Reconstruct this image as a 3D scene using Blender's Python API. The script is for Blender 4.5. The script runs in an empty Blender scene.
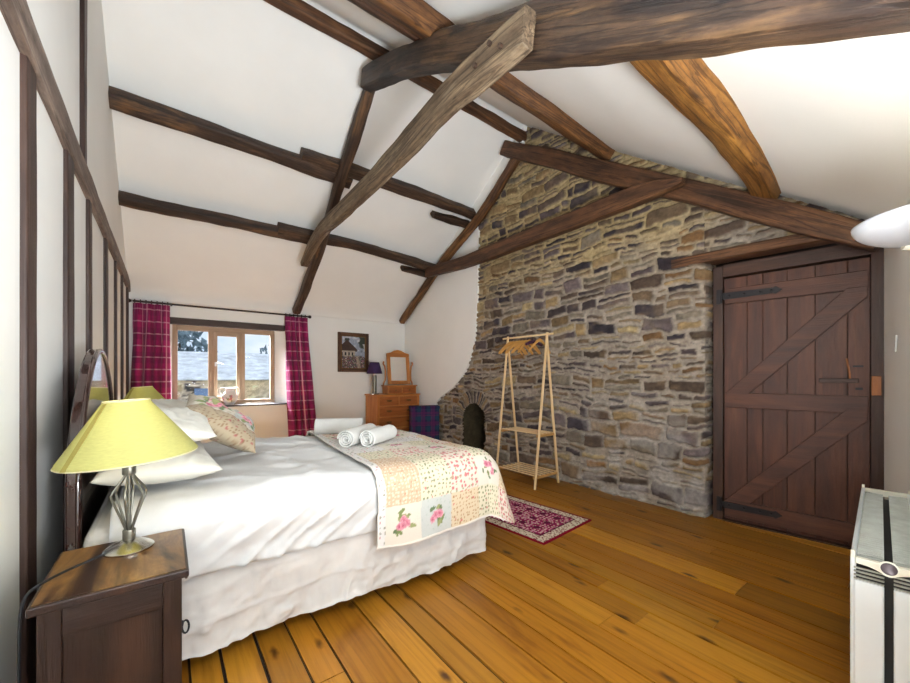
import bpy, bmesh, math, random
import numpy as np
from mathutils import Vector, Matrix, noise as mnoise

random.seed(7)
PI = math.pi
C = bpy.context.scene.collection

# ------------------------------------------------------------------ colour / noise helpers
def lin(c):
    c = c / 255.0
    return c / 12.92 if c <= 0.04045 else ((c + 0.055) / 1.055) ** 2.4
def rgb(r, g, b): return (lin(r), lin(g), lin(b), 1.0)
def rgb3(r, g, b): return np.array([lin(r), lin(g), lin(b)])

def hash2(ix, iy, seed=0):
    n = (ix.astype(np.int64) * 374761393 + iy.astype(np.int64) * 668265263 + seed * 974711) & 0x7fffffff
    n = ((n ^ (n >> 13)) * 1274126177) & 0x7fffffff
    n = (n ^ (n >> 16)) & 0xffff
    return n / 65535.0
def vnoise(x, y, seed=0):
    x0 = np.floor(x); y0 = np.floor(y)
    fx = x - x0; fy = y - y0
    fx = fx * fx * (3 - 2 * fx); fy = fy * fy * (3 - 2 * fy)
    a = hash2(x0, y0, seed); b = hash2(x0 + 1, y0, seed); c = hash2(x0, y0 + 1, seed); d = hash2(x0 + 1, y0 + 1, seed)
    return a + (b - a) * fx + (c - a) * fy + (a - b - c + d) * fx * fy
def fbm(x, y, seed=0, oct=4):
    s = 0; amp = .5; t = 0
    for o in range(oct):
        s = s + amp * vnoise(x * 2 ** o, y * 2 ** o, seed + o * 17); t += amp; amp *= .5
    return s / t
def sstep(a, b, x):
    t = np.clip((x - a) / (b - a), 0, 1)
    return t * t * (3 - 2 * t)
def mixc(col, c2, m):
    return col * (1 - m[..., None]) + np.asarray(c2) * m[..., None]

# ------------------------------------------------------------------ object helpers
def link(o, parent=None):
    C.objects.link(o)
    if parent is not None: o.parent = parent
    return o
def tag(o, label=None, cat=None, group=None, kind=None):
    if label: o['label'] = label
    if cat: o['category'] = cat
    if group: o['group'] = group
    if kind: o['kind'] = kind
    return o
def thing(name, label, cat, loc=(0, 0, 0), rotz=0, group=None):
    o = bpy.data.objects.new(name, None); link(o)
    o.empty_display_size = .1
    o.location = loc; o.rotation_euler = (0, 0, rotz)
    return tag(o, label, cat, group)
def dup(root, loc, rotz=None, label=None, name=None):
    def cp(o, par):
        c = o.copy(); C.objects.link(c)
        if par is not None: c.parent = par
        for ch in o.children: cp(ch, c)
        return c
    r = cp(root, None)
    r.location = loc
    if rotz is not None: r.rotation_euler = (0, 0, rotz)
    if label: r['label'] = label
    return r

class MB:
    def __init__(s): s.v = []; s.f = []; s.g = []
    def add(s, vs, fs, gs=None):
        b = len(s.v)
        s.v += [tuple(v) for v in vs]
        s.f += [tuple(i + b for i in f) for f in fs]
        s.g += [tuple(g) for g in (gs if gs is not None else vs)]
        return s
    def box(s, c, size, rot=None, axis=None, taper=1.0):
        hx, hy, hz = (size[0] / 2, size[1] / 2, size[2] / 2)
        loc = [Vector((x * hx * (taper if z > 0 else 1), y * hy * (taper if z > 0 else 1), z * hz)) for z in (-1, 1) for y in (-1, 1) for x in (-1, 1)]
        if axis is None: axis = max(range(3), key=lambda i: size[i])
        o = random.random() * 20
        gs = []
        for p in loc:
            a = [p[axis] + o] + [p[i] + o * .7 for i in range(3) if i != axis]
            gs.append(a)
        if rot is not None:
            R = rot if isinstance(rot, Matrix) else Matrix.Rotation(rot, 3, 'Z')
            loc = [R @ p for p in loc]
        vs = [p + Vector(c) for p in loc]
        fs = [(0, 2, 3, 1), (4, 5, 7, 6), (0, 1, 5, 4), (2, 6, 7, 3), (0, 4, 6, 2), (1, 3, 7, 5)]
        return s.add(vs, fs, gs)
    def bar(s, a, b, w, t, up=(0, 0, 1)):
        a = Vector(a); b = Vector(b); d = b - a; L = d.length; d.normalize()
        u = Vector(up); x = d.cross(u)
        if x.length < 1e-4: x = d.cross(Vector((0, 1, 0)))
        x.normalize(); z = x.cross(d)
        R = Matrix((x, d, z)).transposed()
        return s.box((a + b) / 2, (w, L, t), R, 1)
    def tube(s, pts, r, seg=10, caps=True):
        pts = [Vector(p) for p in pts]; n = len(pts)
        rr = r if isinstance(r, (list, tuple)) else [r] * n
        o = random.random() * 20
        up = None; vs = []; gs = []; L = 0
        for i, p in enumerate(pts):
            t = (pts[min(i + 1, n - 1)] - pts[max(i - 1, 0)]).normalized()
            if up is None:
                up = t.cross(Vector((0, 0, 1)))
                if up.length < 1e-3: up = t.cross(Vector((1, 0, 0)))
            up = (up - t * up.dot(t)).normalized(); w = t.cross(up)
            if i: L += (p - pts[i - 1]).length
            for k in range(seg):
                a = 2 * PI * k / seg
                vs.append(p + (up * math.cos(a) + w * math.sin(a)) * rr[i])
                gs.append((L + o, rr[i] * math.cos(a) + o, rr[i] * math.sin(a)))
        fs = []
        for i in range(n - 1):
            for k in range(seg):
                fs.append((i * seg + k, i * seg + (k + 1) % seg, (i + 1) * seg + (k + 1) % seg, (i + 1) * seg + k))
        if caps:
            fs.append(tuple(range(seg - 1, -1, -1))); fs.append(tuple((n - 1) * seg + k for k in range(seg)))
        return s.add(vs, fs, gs)
    def lathe(s, prof, c=(0, 0, 0), seg=32, rot=None, a0=0, a1=2 * PI):
        vs = []; n = len(prof); full = abs(a1 - a0 - 2 * PI) < 1e-6
        m = seg if full else seg + 1
        for (r, z) in prof:
            for k in range(m):
                a = a0 + (a1 - a0) * k / seg
                p = Vector((r * math.cos(a), r * math.sin(a), z))
                if rot is not None: p = rot @ p
                vs.append(p + Vector(c))
        fs = []
        for i in range(n - 1):
            for k in range(m if full else m - 1):
                k2 = (k + 1) % m
                fs.append((i * m + k, i * m + k2, (i + 1) * m + k2, (i + 1) * m + k))
        return s.add(vs, fs)
    def prism(s, poly, origin, ex, ey, ez, d):
        """poly in (ex,ey) plane, extruded by d along ez"""
        o = Vector(origin); ex = Vector(ex); ey = Vector(ey); ez = Vector(ez)
        n = len(poly)
        a = [o + ex * p[0] + ey * p[1] for p in poly]; b = [p + ez * d for p in a]
        fs = [tuple(range(n - 1, -1, -1)), tuple(range(n, 2 * n))] + [(i, (i + 1) % n, n + (i + 1) % n, n + i) for i in range(n)]
        off = random.random() * 10
        gs = [(p[0] + off, p[1], 0) for p in poly] + [(p[0] + off, p[1], d) for p in poly]
        return s.add(a + b, fs, gs)
    def build(s, name, mat, parent=None, bevel=0, smooth=False, seg=2, recenter=False, angle=40):
        me = bpy.data.meshes.new(name)
        vs = s.v; off = Vector((0, 0, 0))
        if recenter:
            n = len(vs)
            off = Vector((sum(v[0] for v in vs) / n, sum(v[1] for v in vs) / n, min(v[2] for v in vs)))
            vs = [tuple(Vector(v) - off) for v in vs]
        me.from_pydata(vs, [], s.f); me.update()
        bm = bmesh.new(); bm.from_mesh(me); bmesh.ops.recalc_face_normals(bm, faces=bm.faces); bm.to_mesh(me); bm.free()
        at = me.attributes.new('grain', 'FLOAT_VECTOR', 'POINT')
        at.data.foreach_set('vector', np.array(s.g, dtype=np.float32).ravel())
        me.materials.append(mat)
        o = bpy.data.objects.new(name, me); link(o, parent); o.location = off
        if smooth:
            me.polygons.foreach_set('use_smooth', [True] * len(me.polygons))
            try: me.set_sharp_from_angle(angle=math.radians(angle))
            except Exception: pass
        if bevel:
            m = o.modifiers.new('b', 'BEVEL'); m.width = bevel; m.segments = seg; m.limit_method = 'ANGLE'
        return o

def grid_mesh(name, P, mat, col=None, parent=None, keep=None, smooth=True, closed_u=False, solid=0, grain=None, recenter=False, weld=False):
    """P: (n,m,3) numpy array of vertices"""
    n, m = P.shape[:2]
    idx = np.arange(n * m).reshape(n, m)
    q = np.stack([idx[:-1, :-1], idx[:-1, 1:], idx[1:, 1:], idx[1:, :-1]], -1)
    if keep is not None:
        q = q[keep]
    q = q.reshape(-1, 4)
    V = P.reshape(-1, 3).astype(np.float64)
    used = np.zeros(len(V), bool); used[q.ravel()] = True
    remap = np.cumsum(used) - 1
    q = remap[q]; V = V[used]
    off = np.zeros(3)
    if recenter:
        off = np.array([V[:, 0].mean(), V[:, 1].mean(), V[:, 2].min()]); V = V - off
    me = bpy.data.meshes.new(name)
    me.vertices.add(len(V)); me.vertices.foreach_set('co', V.astype(np.float32).ravel())
    me.loops.add(q.size); me.loops.foreach_set('vertex_index', q.ravel().astype(np.int32))
    me.polygons.add(len(q)); me.polygons.foreach_set('loop_start', np.arange(0, q.size, 4, dtype=np.int32))
    me.update(calc_edges=True); me.validate()
    if col is not None:
        c = np.concatenate([col.reshape(-1, 3), np.ones((n * m, 1))], 1)[used]
        a = me.color_attributes.new('col', 'FLOAT_COLOR', 'POINT'); a.data.foreach_set('color', c.astype(np.float32).ravel())
    if grain is not None:
        a = me.attributes.new('grain', 'FLOAT_VECTOR', 'POINT'); a.data.foreach_set('vector', grain.reshape(-1, 3)[used].astype(np.float32).ravel())
    me.polygons.foreach_set('use_smooth', [smooth] * len(me.polygons))
    me.materials.append(mat)
    o = bpy.data.objects.new(name, me); link(o, parent); o.location = off
    if weld:
        w = o.modifiers.new('w', 'WELD'); w.merge_threshold = 1e-4
    if solid:
        s = o.modifiers.new('s', 'SOLIDIFY'); s.thickness = solid; s.offset = -1
    return o

# ------------------------------------------------------------------ materials
def newmat(name):
    m = bpy.data.materials.new(name); m.use_nodes = True
    nt = m.node_tree; b = nt.nodes['Principled BSDF']
    return m, nt, b
def nd(nt, t, **kw):
    n = nt.nodes.new(t)
    for k, v in kw.items():
        if k in n.inputs: n.inputs[k].default_value = v
        else: setattr(n, k, v)
    return n
def ramp(nt, fac, stops, interp='LINEAR'):
    r = nt.nodes.new('ShaderNodeValToRGB'); r.color_ramp.interpolation = interp
    e = r.color_ramp.elements
    while len(e) < len(stops): e.new(.5)
    for el, (p, c) in zip(e, stops): el.position = p; el.color = c
    nt.links.new(fac, r.inputs[0]); return r.outputs[0]
def bump(nt, b, h, strength=.3, dist=.01):
    n = nd(nt, 'ShaderNodeBump', Strength=strength, Distance=dist)
    nt.links.new(h, n.inputs['Height']); nt.links.new(n.outputs[0], b.inputs['Normal']); return n
def attr(nt, name):
    n = nt.nodes.new('ShaderNodeAttribute'); n.attribute_name = name; return n
def mapping(nt, vec, scale=(1, 1, 1), loc=(0, 0, 0)):
    n = nd(nt, 'ShaderNodeMapping'); n.inputs['Scale'].default_value = scale; n.inputs['Location'].default_value = loc
    nt.links.new(vec, n.inputs['Vector']); return n.outputs[0]
def mixrgb(nt, fac, a, b, blend='MIX'):
    n = nt.nodes.new('ShaderNodeMix'); n.data_type = 'RGBA'; n.blend_type = blend
    for s, v in ((n.inputs[0], fac), (n.inputs[6], a), (n.inputs[7], b)):
        if hasattr(v, 'is_output'): nt.links.new(v, s)
        else: s.default_value = v
    return n.outputs[2]
def noise_tex(nt, vec, scale=5, detail=6, rough=.6, dist=0):
    n = nd(nt, 'ShaderNodeTexNoise', Scale=scale, Detail=detail, Roughness=rough, Distortion=dist)
    nt.links.new(vec, n.inputs['Vector']); return n.outputs['Fac']
def objco(nt): return nd(nt, 'ShaderNodeTexCoord').outputs['Object']

def plain(name, c, rough=.6, metal=0, spec=None, nscale=0, namt=.15, bumpk=0, bscale=60):
    m, nt, b = newmat(name)
    b.inputs['Base Color'].default_value = c; b.inputs['Roughness'].default_value = rough; b.inputs['Metallic'].default_value = metal
    if spec is not None: b.inputs['Specular IOR Level'].default_value = spec
    if nscale:
        f = noise_tex(nt, objco(nt), nscale, 5)
        d = tuple(x * (1 - namt) for x in c[:3]) + (1,); l = tuple(min(1, x * (1 + namt)) for x in c[:3]) + (1,)
        nt.links.new(ramp(nt, f, [(.3, d), (.7, l)]), b.inputs['Base Color'])
    if bumpk:
        bump(nt, b, noise_tex(nt, objco(nt), bscale, 4), bumpk, .004)
    return m

def wood(name, stops, along=1.3, across=14, rough=.55, bumpk=.3, patch=None, coat=0, spec=.4, dist=.6, crack=0):
    m, nt, b = newmat(name)
    g = attr(nt, 'grain').outputs['Vector']
    v = mapping(nt, g, (along, across, across))
    f = noise_tex(nt, v, 1.0, 7, .62, dist)
    c = ramp(nt, f, stops)
    fine = noise_tex(nt, mapping(nt, g, (along * 4, across * 9, across * 9)), 1.0, 4, .6)
    c = mixrgb(nt, .35, c, ramp(nt, fine, [(.3, (.35, .35, .35, 1)), (.7, (1, 1, 1, 1))]), 'MULTIPLY')
    if patch is not None:
        pf = noise_tex(nt, mapping(nt, g, (1.1, 5, 5), (3, 1, 7)), 1.0, 4, .6, 1.0)
        msk = ramp(nt, pf, [(patch[1], (0, 0, 0, 1)), (patch[2], (1, 1, 1, 1))])
        c = mixrgb(nt, msk, c, mixrgb(nt, .4, patch[0], c, 'MULTIPLY'))
    hgt = fine
    if crack:
        cf = noise_tex(nt, mapping(nt, g, (.9, 22, 22), (9, 4, 2)), 1.0, 5, .55, .8)
        ck = ramp(nt, cf, [(.455, (1, 1, 1, 1)), (.49, (0, 0, 0, 1)), (.51, (0, 0, 0, 1)), (.545, (1, 1, 1, 1))])
        c = mixrgb(nt, crack, c, mixrgb(nt, 1.0, c, mixrgb(nt, ck, (.30, .26, .24, 1), (1, 1, 1, 1)), 'MULTIPLY'))
        mot = noise_tex(nt, mapping(nt, g, (7, 16, 16), (2, 8, 5)), 1.0, 6, .72)
        c = mixrgb(nt, 1.0, c, ramp(nt, mot, [(.30, (.55, .52, .50, 1)), (.52, (1, 1, 1, 1)), (.76, (1.42, 1.36, 1.28, 1))]), 'MULTIPLY')
        hgt = mixrgb(nt, .5, fine, ck, 'MULTIPLY')
    nt.links.new(c, b.inputs['Base Color'])
    b.inputs['Roughness'].default_value = rough; b.inputs['Specular IOR Level'].default_value = spec
    b.inputs['Coat Weight'].default_value = coat
    bump(nt, b, hgt, bumpk, .008)
    return m

def colored(name, rough=.8, nscale=0, bumpk=.0, bscale=90, spec=.3, mul=None, sheen=0):
    m, nt, b = newmat(name)
    c = attr(nt, 'col').outputs['Color']
    if nscale:
        f = noise_tex(nt, objco(nt), nscale, 6, .65)
        c = mixrgb(nt, 1.0, c, ramp(nt, f, [(.25, (.62, .62, .62, 1)), (.75, (1.25, 1.25, 1.25, 1))]), 'MULTIPLY')
    nt.links.new(c, b.inputs['Base Color'])
    b.inputs['Roughness'].default_value = rough; b.inputs['Specular IOR Level'].default_value = spec
    b.inputs['Sheen Weight'].default_value = sheen
    if bumpk: bump(nt, b, noise_tex(nt, objco(nt), bscale, 5, .65), bumpk, .006)
    return m

M = {}
M['plaster'] = plain('white_plaster', rgb(234, 236, 234), .9, spec=.2, nscale=1.2, namt=.03, bumpk=.25, bscale=14)
M['oak'] = wood('dark_oak', [(.25, rgb(36, 25, 19)), (.5, rgb(68, 49, 37)), (.72, rgb(108, 82, 60))], 1.2, 13, .6, .6, (rgb(150, 110, 66), .58, .72), crack=0.8)
M['oak_orange'] = wood('orange_oak', [(.25, rgb(60, 38, 22)), (.5, rgb(108, 72, 40)), (.75, rgb(154, 110, 62))], 1.2, 12, .6, .5, (rgb(60, 38, 22), .55, .7), crack=0.8)
M['gold'] = wood('golden_oak', [(.25, rgb(92, 60, 28)), (.5, rgb(140, 96, 42)), (.75, rgb(180, 132, 66))], 1.2, 12, .6, .5, (rgb(70, 46, 26), .56, .7), crack=0.8)
M['oak_grey'] = wood('weathered_oak', [(.25, rgb(70, 56, 42)), (.5, rgb(112, 94, 73)), (.75, rgb(156, 138, 112))], 1.2, 14, .75, .7, (rgb(206, 196, 176), .62, .74), crack=0.8)
M['oak_heavy'] = wood('heavy_oak', [(.28, rgb(38, 28, 26)), (.5, rgb(72, 54, 40)), (.72, rgb(112, 86, 56))], 1.0, 9, .55, .7, (rgb(40, 28, 26), .50, .60), crack=0.8)
M['oak_red'] = wood('red_oak', [(.25, rgb(50, 32, 20)), (.5, rgb(88, 58, 37)), (.75, rgb(128, 90, 58))], 1.2, 12, .6, .5, crack=0.8)
M['stud'] = wood('stud_timber', [(.25, rgb(28, 19, 18)), (.5, rgb(52, 36, 31)), (.8, rgb(84, 62, 52))], 1.2, 16, .5, .4)
M['rail'] = wood('rail_timber', [(.25, rgb(70, 56, 48)), (.5, rgb(112, 96, 86)), (.8, rgb(170, 156, 144))], 1.2, 16, .6, .5, crack=0.55)
M['door'] = wood('door_wood', [(.2, rgb(52, 29, 21)), (.5, rgb(82, 47, 33)), (.8, rgb(112, 68, 48))], 1.5, 14, .5, .25)
M['door_d'] = wood('door_frame_wood', [(.2, rgb(38, 23, 17)), (.5, rgb(62, 38, 27)), (.8, rgb(88, 56, 40))], 1.5, 14, .5, .25)
M['block'] = wood('latch_wood', [(.2, rgb(120, 70, 36)), (.8, rgb(176, 112, 62))], 2, 14, .5)
M['ns'] = wood('nightstand_wood', [(.2, rgb(20, 11, 9)), (.5, rgb(38, 22, 17)), (.8, rgb(62, 39, 27))], 2.0, 16, .4, .2)
M['ns_top'] = wood('nightstand_top_wood', [(.2, rgb(66, 42, 22)), (.5, rgb(116, 82, 42)), (.8, rgb(160, 124, 70))], 3.2, 9, .28, .12, (rgb(50, 30, 20), .50, .62), dist=2.2)
M['mahog'] = wood('mahogany', [(.2, rgb(32, 18, 16)), (.5, rgb(52, 30, 26)), (.8, rgb(78, 48, 40))], 1.5, 12, .12, .02, coat=1.0)
M['pine'] = wood('orange_pine', [(.2, rgb(140, 78, 32)), (.5, rgb(184, 116, 54)), (.8, rgb(208, 146, 80))], 2, 16, .42, .12)
M['pine_d'] = wood('drawer_pine', [(.2, rgb(120, 62, 28)), (.5, rgb(160, 92, 44)), (.8, rgb(184, 118, 62))], 2, 16, .42, .12)
M['beech'] = wood('pale_pine', [(.2, rgb(206, 166, 112)), (.5, rgb(228, 196, 148)), (.8, rgb(240, 218, 178))], 2, 20, .5, .08)
M['beech_d'] = wood('rack_rail_pine', [(.2, rgb(176, 126, 66)), (.8, rgb(206, 160, 96))], 2, 20, .5, .08)
M['hanger'] = wood('hanger_wood', [(.2, rgb(184, 128, 58)), (.8, rgb(220, 170, 96))], 3, 24, .4, .05)
M['winwood'] = wood('window_oak', [(.2, rgb(146, 122, 98)), (.5, rgb(172, 146, 118)), (.8, rgb(194, 170, 144))], 2, 18, .5, .1)
M['lintel'] = wood('lintel_timber', [(.2, rgb(46, 36, 34)), (.8, rgb(84, 68, 62))], 2, 14, .6, .3)
M['iron'] = plain('black_iron', rgb(30, 28, 32), .55, .4, nscale=20, namt=.3, bumpk=.3)
M['nickel'] = plain('brushed_nickel', rgb(205, 202, 196), .24, 1.0, nscale=30, namt=.1)
M['nickel_d'] = plain('pewter', rgb(120, 118, 108), .4, .85, nscale=30, namt=.15)
M['chrome'] = plain('chrome', rgb(200, 196, 190), .18, 1)
M['brass'] = plain('aged_brass', rgb(110, 82, 48), .4, .8, nscale=30)
M['white'] = plain('white_enamel', rgb(222, 228, 230), .35, nscale=3, namt=.02)
M['dish'] = plain('pale_grey_dish', rgb(196, 199, 204), .5, nscale=3, namt=.02)
M['cream'] = plain('cream_plastic', rgb(226, 222, 204), .45, nscale=5, namt=.03)
M['grille'] = plain('grey_metal_grille', rgb(150, 150, 140), .5, .2, nscale=20)
M['dark'] = plain('dark_gap', rgb(24, 24, 24), .7, nscale=10)
M['badge'] = plain('dark_badge', rgb(82, 70, 74), .3, .3, nscale=30)
M['black_cable'] = plain('black_cable', rgb(26, 28, 32), .5, nscale=20)
M['slate'] = plain('slate_sill', rgb(60, 58, 62), .5, nscale=10)
M['mirror'] = plain('mirror_glass', rgb(235, 235, 235), .02, 1, nscale=0)
M['ceramic'] = plain('white_ceramic', rgb(232, 228, 222), .15, nscale=8, namt=.03)
M['bulb'] = plain('frosted_bulb', rgb(240, 236, 224), .3, nscale=5, namt=.02)
M['ground'] = plain('yard_ground', rgb(120, 118, 108), .9, nscale=.6, namt=.3)
M['tree'] = plain('dark_foliage', rgb(120, 140, 150), .9, nscale=6, namt=.4)
M['bark'] = plain('grey_bark', rgb(90, 80, 72), .9, nscale=8, namt=.3)
M['blue_door'] = plain('blue_painted_door', rgb(92, 116, 150), .7, nscale=8, namt=.15)

def fabric(name, c, rough=.9, wscale=420, k=.25, nscale=9, namt=.05, sheen=.15):
    m, nt, b = newmat(name)
    o = objco(nt)
    f = noise_tex(nt, o, nscale, 4)
    d = tuple(x * (1 - namt) for x in c[:3]) + (1,); l = tuple(min(1, x * (1 + namt)) for x in c[:3]) + (1,)
    nt.links.new(ramp(nt, f, [(.3, d), (.7, l)]), b.inputs['Base Color'])
    b.inputs['Roughness'].default_value = rough; b.inputs['Specular IOR Level'].default_value = .2
    b.inputs['Sheen Weight'].default_value = sheen
    bump(nt, b, noise_tex(nt, o, wscale, 3), k, .002)
    return m
M['linen'] = fabric('white_cotton', rgb(209, 210, 210))
M['valance'] = fabric('white_valance_cotton', rgb(214, 212, 209))
M['pillow'] = fabric('ivory_pillowcase', rgb(212, 211, 202))
M['towel'] = fabric('white_towelling', rgb(216, 217, 214), .95, 260, .7)
M['tag'] = fabric('mattress_fabric', rgb(215, 212, 205))
M['colfab'] = colored('printed_cotton', .85, 0, .25, 120, .2, sheen=.1)
M['rugpile'] = colored('woven_rug_pile', .95, 160, .6, 300, .1)
M['picture'] = colored('printed_picture', .4)
M['tartan'] = colored('tartan_wool', .9, 0, .2, 300, .2)
M['stone'] = colored('rubble_stone', .88, 26, .55, 60, .25)

def shade_mat(name, c, t=.4):
    m, nt, b = newmat(name)
    o = objco(nt)
    w = nd(nt, 'ShaderNodeTexNoise', Scale=1.0, Detail=4.0); nt.links.new(mapping(nt, o, (60, 60, 500)), w.inputs['Vector'])
    cc = ramp(nt, w.outputs['Fac'], [(.3, tuple(x * .86 for x in c[:3]) + (1,)), (.7, c)])
    nt.links.new(cc, b.inputs['Base Color']); b.inputs['Roughness'].default_value = .85
    tr = nt.nodes.new('ShaderNodeBsdfTranslucent'); nt.links.new(cc, tr.inputs[0])
    mx = nt.nodes.new('ShaderNodeMixShader'); mx.inputs[0].default_value = t
    nt.links.new(b.outputs[0], mx.inputs[1]); nt.links.new(tr.outputs[0], mx.inputs[2])
    nt.links.new(mx.outputs[0], nt.nodes['Material Output'].inputs[0])
    return m
M['shade'] = shade_mat('yellow_green_shade_fabric', rgb(196, 194, 122))
M['seam'] = shade_mat('olive_seam_fabric', rgb(160, 148, 72), .25)
M['shade_trim'] = shade_mat('pale_shade_trim', rgb(232, 226, 186), .3)
M['purple'] = shade_mat('deep_purple_shade', rgb(58, 34, 82), .1)

def glass_mat():
    m, nt, b = newmat('window_glass')
    t = nt.nodes.new('ShaderNodeBsdfTransparent'); g = nd(nt, 'ShaderNodeBsdfGlossy', Roughness=.02)
    fr = nd(nt, 'ShaderNodeFresnel', IOR=1.06); mx = nt.nodes.new('ShaderNodeMixShader')
    nt.links.new(fr.outputs[0], mx.inputs[0]); nt.links.new(t.outputs[0], mx.inputs[1]); nt.links.new(g.outputs[0], mx.inputs[2])
    nt.links.new(mx.outputs[0], nt.nodes['Material Output'].inputs[0])
    return m
M['glass'] = glass_mat()

def floor_mat():
    m, nt, b = newmat('pine_floorboards')
    g = attr(nt, 'grain').outputs['Vector']; col = attr(nt, 'col').outputs['Color']
    sep = nd(nt, 'ShaderNodeSeparateXYZ')
    # grain: x along the board, y across
    warp = noise_tex(nt, mapping(nt, g, (1.2, 5, 1)), 1.0, 3, .5)
    f = noise_tex(nt, mapping(nt, g, (1.0, 26, 1)), 1.0, 6, .6, 1.2)
    c = mixrgb(nt, 1.0, col, ramp(nt, f, [(.25, (.58, .50, .42, 1)), (.5, (1, 1, 1, 1)), (.78, (1.22, 1.22, 1.2, 1))]), 'MULTIPLY')
    big = noise_tex(nt, mapping(nt, g, (.9, 3.5, 1), (5, 2, 0)), 1.0, 4, .6, 1.5)
    c = mixrgb(nt, ramp(nt, big, [(.55, (0, 0, 0, 1)), (.75, (.75, .75, .75, 1))]), c, mixrgb(nt, 1.0, c, (.42, .30, .24, 1), 'MULTIPLY'))
    vo = nd(nt, 'ShaderNodeTexVoronoi', Scale=1.0, Randomness=1.0)
    wv = nd(nt, 'ShaderNodeVectorMath', operation='ADD')
    nz = nd(nt, 'ShaderNodeTexNoise', Scale=18.0); nt.links.new(g, nz.inputs['Vector'])
    sc = nd(nt, 'ShaderNodeVectorMath', operation='SCALE'); sc.inputs['Scale'].default_value = .03
    nt.links.new(nz.outputs['Color'], sc.inputs[0]); nt.links.new(g, wv.inputs[0]); nt.links.new(sc.outputs[0], wv.inputs[1])
    nt.links.new(mapping(nt, wv.outputs[0], (2.6, 6.4, 1)), vo.inputs['Vector'])
    kn = ramp(nt, vo.outputs['Distance'], [(.06, (1, 1, 1, 1)), (.15, (0, 0, 0, 1))])
    c = mixrgb(nt, kn, c, rgb(62, 28, 10))
    nt.links.new(c, b.inputs['Base Color'])
    b.inputs['Roughness'].default_value = .38; b.inputs['Specular IOR Level'].default_value = .35
    bump(nt, b, f, .12, .003)
    return m
M['floor'] = floor_mat()
M['subfloor'] = plain('dark_underfloor', rgb(34, 20, 10), .9, nscale=6)
def duvet_mat():
    return M['linen']

# ================================================================== THE SHELL
XS = 3.63            # stone gable wall face
YW = 6.30            # window wall face
XL = -.386            # timber framed partition face
def zfar(y): return 4.36 - .667 * (y - 3.30)
def znear(y, x=3.63): return 4.36 - (.728 - .078 * np.clip(3.5 - x, 0, 2.1)) * (3.30 - y)
def struct(o, label=None):
    o['kind'] = 'structure'
    if label: o['label'] = label
    return o

# floor: one surface of boards running towards the window wall
bx_edges = [-.55, -.33, -.10, .075, .184, .325, .457, .58, .79, .93, 1.057, 1.244, 1.385, 1.52, 1.65, 1.805, 1.95, 2.075, 2.2, 2.34, 2.485, 2.70, 2.925, 3.07, 3.2, 3.42, 3.64, 3.86, 4.05]
rows_v, rows_f, cols, gr = [], [], [], []
rnd = random.Random(5)
gap_wide = {4, 9, 16, 20}
for i in range(len(bx_edges) - 1):
    x0, x1 = bx_edges[i], bx_edges[i + 1]
    ga = .0048 if i not in gap_wide else .0085
    joints = [-1.05]
    y = -1.05 + rnd.uniform(.6, 2.6)
    while y < 6.2:
        joints.append(y); y += rnd.uniform(1.8, 3.6)
    joints.append(6.45)
    for j in range(len(joints) - 1):
        y0, y1 = joints[j] + .0015, joints[j + 1] - .0015
        t = rnd.random()
        base = rgb3(146, 92, 22) * (1 - t) + rgb3(192, 134, 42) * t
        base *= rnd.uniform(.74, 1.0)
        if rnd.random() < .22: base *= .74
        off = rnd.uniform(0, 40)
        z = rnd.uniform(-.0008, .0008)
        b = len(rows_v)
        rows_v += [(x0 + ga, y0, z), (x1 - ga, y0, z), (x1 - ga, y1, z), (x0 + ga, y1, z), (x0 + ga, y0, z - .012), (x1 - ga, y0, z - .012), (x1 - ga, y1, z - .012), (x0 + ga, y1, z - .012)]
        rows_f += [(b, b + 1, b + 2, b + 3), (b + 1, b + 5, b + 6, b + 2), (b + 4, b, b + 3, b + 7), (b + 4, b + 5, b + 1, b), (b + 3, b + 2, b + 6, b + 7)]
        cols += [tuple(base) + (1,)] * 8
        gr += [(y0 + off, x0 + off, 0), (y0 + off, x1 + off, 0), (y1 + off, x1 + off, 0), (y1 + off, x0 + off, 0)] * 2
me = bpy.data.meshes.new('floor'); me.from_pydata(rows_v, [], rows_f); me.update()
a = me.color_attributes.new('col', 'FLOAT_COLOR', 'POINT'); a.data.foreach_set('color', np.array(cols, np.float32).ravel())
a = me.attributes.new('grain', 'FLOAT_VECTOR', 'POINT'); a.data.foreach_set('vector', np.array(gr, np.float32).ravel())
me.materials.append(M['floor']); fl = bpy.data.objects.new('floor', me); link(fl); struct(fl, 'polished orange pine floorboards running towards the window wall')
sub = MB().box((1.75, 2.7, -.062), (4.8, 7.7, .1)).build('underfloor', M['subfloor'], fl)

# ceiling: two plastered slopes, gently uneven
def slope_grid(ya, yb, zf, seed):
    xs = np.linspace(-.7, 4.1, 60); ys = np.linspace(ya, yb, 50)
    X, Y = np.meshgrid(xs, ys)
    Z = zf(Y) + (fbm(X * 1.1, Y * 1.1, seed, 3) - .5) * .05
    return X, Y, Z
xs = np.linspace(-.7, 4.1, 70)
ys = np.concatenate([np.linspace(-.02, 3.30, 50), np.linspace(3.36, 5.80, 40)])
X, Y = np.meshgrid(xs, ys)
Z = np.minimum(zfar(Y), znear(Y, X)) + (fbm(X * 1.3, Y * 1.3, 3, 3) - .5) * .045
tb_ = np.linspace(0, 1, 16)[1:, None]; Xb, _t = np.meshgrid(xs, tb_[:, 0])
y0_, z0_, y1_, z1_, y2_, z2_ = 5.80, zfar(5.80), 6.29, zfar(6.29) - .02, 6.293, 2.17
Yb = (1 - tb_) ** 2 * y0_ + 2 * tb_ * (1 - tb_) * y1_ + tb_ ** 2 * y2_ + 0 * Xb
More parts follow.
